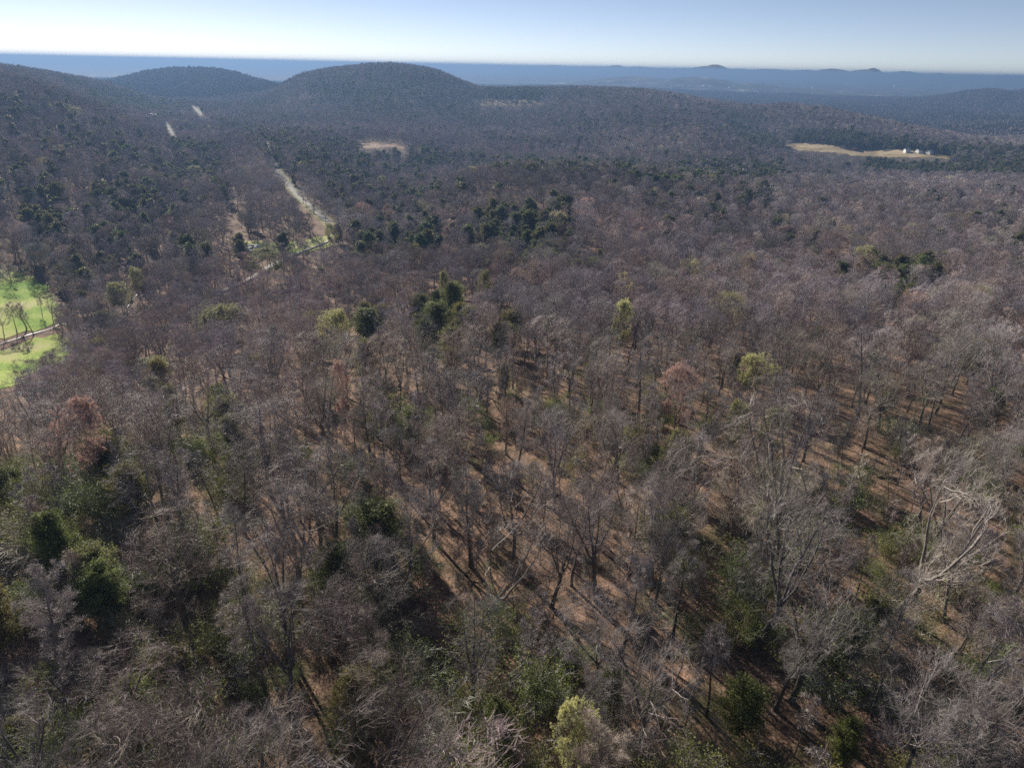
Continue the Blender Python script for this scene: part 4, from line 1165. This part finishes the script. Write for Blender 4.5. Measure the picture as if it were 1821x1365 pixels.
house(346, 178, 52, 14, 5, 2, M_WHITE, M_ROOFL, 'long low white building at the head of the road', .0, 'building', 'building', 8)
house(265, 209, 30, 12, 4.5, 2, M_WHITE, M_ROOFL, 'pale long shed beside the far road', .1, 'shed', 'shed', 5)
house(296, 207, 22, 12, 4.5, 2, M_WHITE, M_ROOFL, 'white shed at the far road end', .2, 'shed', 'shed', 4)
house(378, 219, 12, 8, 4, 2, M_WHITE, M_ROOFL, 'small white house right of the far road', .2)
house(153, 179, 10, 8, 5, 2.5, M_WHITE, M_ROOFL, 'tiny white house high on the left slope', .3)
for i, (u, v, L, wall, roof, lab) in enumerate([(1612, 271.5, 8, M_WHITE, M_ROOFL, 'white farmhouse left of two on the tan field'), (1634, 272.5, 9, M_WHITE, M_ROOFD, 'white farmhouse with dark roof between two others'), (1652, 274.5, 8, M_WHITE, M_ROOFL, 'bright white farmhouse at the end of the tan field'),
        (1500, 264.5, 9, M_GREY, M_ROOFD, 'small grey house by the green patch of the tan field'), (1520, 267, 16, M_RED, M_ROOFD, 'long brown barn in the middle of the tan field')]):
    house(u, v, L, 8.5, 4.2, 2.4, wall, roof, lab, .2 * i, 'house' if wall is not M_RED else 'barn', 'house' if wall is not M_RED else 'barn', 3)
far_bld = [(1055, 149.5, 70, 5), (1068, 147.5, 40, 7), (1082, 149, 46, 5), (1040, 151, 30, 5), (1200, 155.5, 60, 5), (1212, 154.5, 40, 5), (1235, 155.5, 90, 5), (1256, 154.5, 50, 9), (1266, 157, 30, 6), (1300, 157, 40, 5), (1446, 157.5, 22, 14), (1590, 156, 14, 20), (1600, 158, 26, 6), (1694, 189, 26, 6), (1699, 186, 18, 6), (1716, 189.5, 24, 6), (1795, 196, 24, 5), (1345, 165, 26, 5)]
adj = ['long low', 'tall', 'plain', 'small', 'wide', 'squat', 'very long', 'highest', 'little', 'lone', 'pale towered', 'slim tower-like', 'low', 'first', 'second', 'third', 'outlying', 'isolated']
for i, (u, v, L, h) in enumerate(far_bld):
    where = 'below the dark ridge' if u < 1100 else 'on the line of the distant town' if u < 1310 else 'on the plain beyond the right ridge'
    house(u, v, L, 16, h, 2.5, M_WHITE, M_ROOFL, f'{adj[i]} white building {where}', random.uniform(-.3, .3), 'building', 'building', 4)
# antenna mast on the horizon
def mast(u, v, hgt):
    p = ground_at(u, v)
    root = bpy.data.objects.new('radio_mast', None); COL.objects.link(root); root.location = p
    tag(root, 'thin lattice radio mast standing on the plain at far right', 'mast')
    g = Geo(); w = 1.0
    for a in range(3):
        x_, y_ = w * math.cos(a * 2.094), w * math.sin(a * 2.094)
        tubes(g, np.array([[[x_, y_, 0], [x_ * .6, y_ * .6, hgt]]]), np.array([[.14, .12]]), 4)
        x2, y2 = w * math.cos(a * 2.094 + 2.094), w * math.sin(a * 2.094 + 2.094)
        n = 24
        for k in range(n):
            f0 = 1 - .4 * k / n; f1 = 1 - .4 * (k + 1) / n
            tubes(g, np.array([[[x_ * f0, y_ * f0, hgt * k / n], [x2 * f1, y2 * f1, hgt * (k + 1) / n]]]), np.array([[.07, .07]]), 3)
    obj('lattice', g.mesh('lattice', [M_GREY]), root)
    for a in range(3):
        gg = Geo(); ca, sa = math.cos(a * 2.094), math.sin(a * 2.094)
        tubes(gg, np.array([[[0, 0, hgt * .8], [ca * hgt * .5, sa * hgt * .5, 0]]]), np.array([[.06, .06]]), 3)
        obj('guy_wire', gg.mesh('guy_wire', [M_GREY]), root)
mast(1768, 166, 105)

# rubble in the clearing
M_ROCK = flat_mat('pale_rock', (.42, .41, .39), .25, 1.2)
rr_ = np.random.default_rng(91)
spots = ['beside the green strip', 'under a bare tree', 'left of the largest heap', 'topmost of the rubble', 'lowest of the rubble', 'nearest the dirt track', 'at the road side of the rubble', 'small one at the edge', 'flat slab', 'leaning slab', 'between two slabs', 'apart from the others']
for i in range(12):
    u = rr_.uniform(418, 500); v = rr_.uniform(438, 450); p = ground_at(u, v)
    import bmesh
    bm = bmesh.new(); bmesh.ops.create_icosphere(bm, subdivisions=2, radius=1)
    sx_ = rr_.uniform(1.2, 2.6, 3) * [1, 1, .6]
    for w_ in bm.verts:
        k_ = 1 + rr_.normal(0, .12); w_.co = Vector((w_.co.x * sx_[0] * k_, w_.co.y * sx_[1] * k_, w_.co.z * sx_[2] * k_))
    me = bpy.data.meshes.new('boulder'); bm.to_mesh(me); bm.free(); me.materials.append(M_ROCK)
    o = obj('boulder', me); o.location = (p[0], p[1], p[2] + .4); tag(o, 'pale boulder in the roadside clearing, ' + spots[i], 'boulder', 'boulders in the clearing')

# bare trees standing in the meadow by the stream
for i, (u, v, h_) in enumerate([(8, 597, 11), (30, 592, 12), (48, 585, 13), (60, 596, 13), (95, 572, 12), (75, 560, 9), (112, 590, 12), (140, 606, 10), (20, 500, 14)]):
    p = ground_at(u, v); k = 'tall' if i % 2 else 'oak'
    s = h_ / 19.
    place(k, 'bare_tree', i % 4, p, (s, s, s), i * 1.3, (1.1, 1.02, .92), ['leftmost', 'second', 'third', 'leaning', 'bushiest', 'lowest', 'creekside', 'outermost', 'uppermost'][i] + ' bare tree standing in the bright green meadow', 'tree', 'bare trees in the meadow', (-.15 if i == 3 else 0, 0))

# ------------------------------------------------------------------ haze
if HAZE_DENSITY:
    zb = float(HG.min()) - 1.5; zt = max(ZC, float(HG[:, :430].max())) + 22
    vv, ff = boxv(-76000, 76000, -76000, 76000, zb, zt)
    g = Geo(); g.add(vv, ff, 4)
    mh = bpy.data.materials.new('haze'); mh.use_nodes = True; n = mh.node_tree.nodes
    n.remove(n['Principled BSDF'])
    pv = n.new('ShaderNodeVolumePrincipled'); pv.inputs['Color'].default_value = (*HAZE_COLOR, 1); pv.inputs['Density'].default_value = HAZE_DENSITY; pv.inputs['Anisotropy'].default_value = .28
    mh.node_tree.links.new(pv.outputs[0], n['Material Output'].inputs['Volume'])
    tag(obj('haze', g.mesh('haze', [mh])), kind='stuff')
print('script done', len(bpy.data.objects))

# --- labels told apart by nearness to their landmark
_by = {}
for o in bpy.data.objects:
    t = o.get('label')
    if isinstance(t, str) and '|' in t:
        b_, d_ = t.rsplit('|', 1); _by.setdefault(b_, []).append((float(d_), o))
for b_, L_ in _by.items():
    for n_, (d_, o) in enumerate(sorted(L_, key=lambda q: q[0])):
        o['label'] = (ORD[n_] + b_) if n_ < 10 else 'farther ' + b_
for o in bpy.data.objects:
    t = o.get('label')
    if isinstance(t, str) and len(t.split()) > 16:
        o['label'] = t.replace(' of the ', ' of ').replace(' the ', ' ')
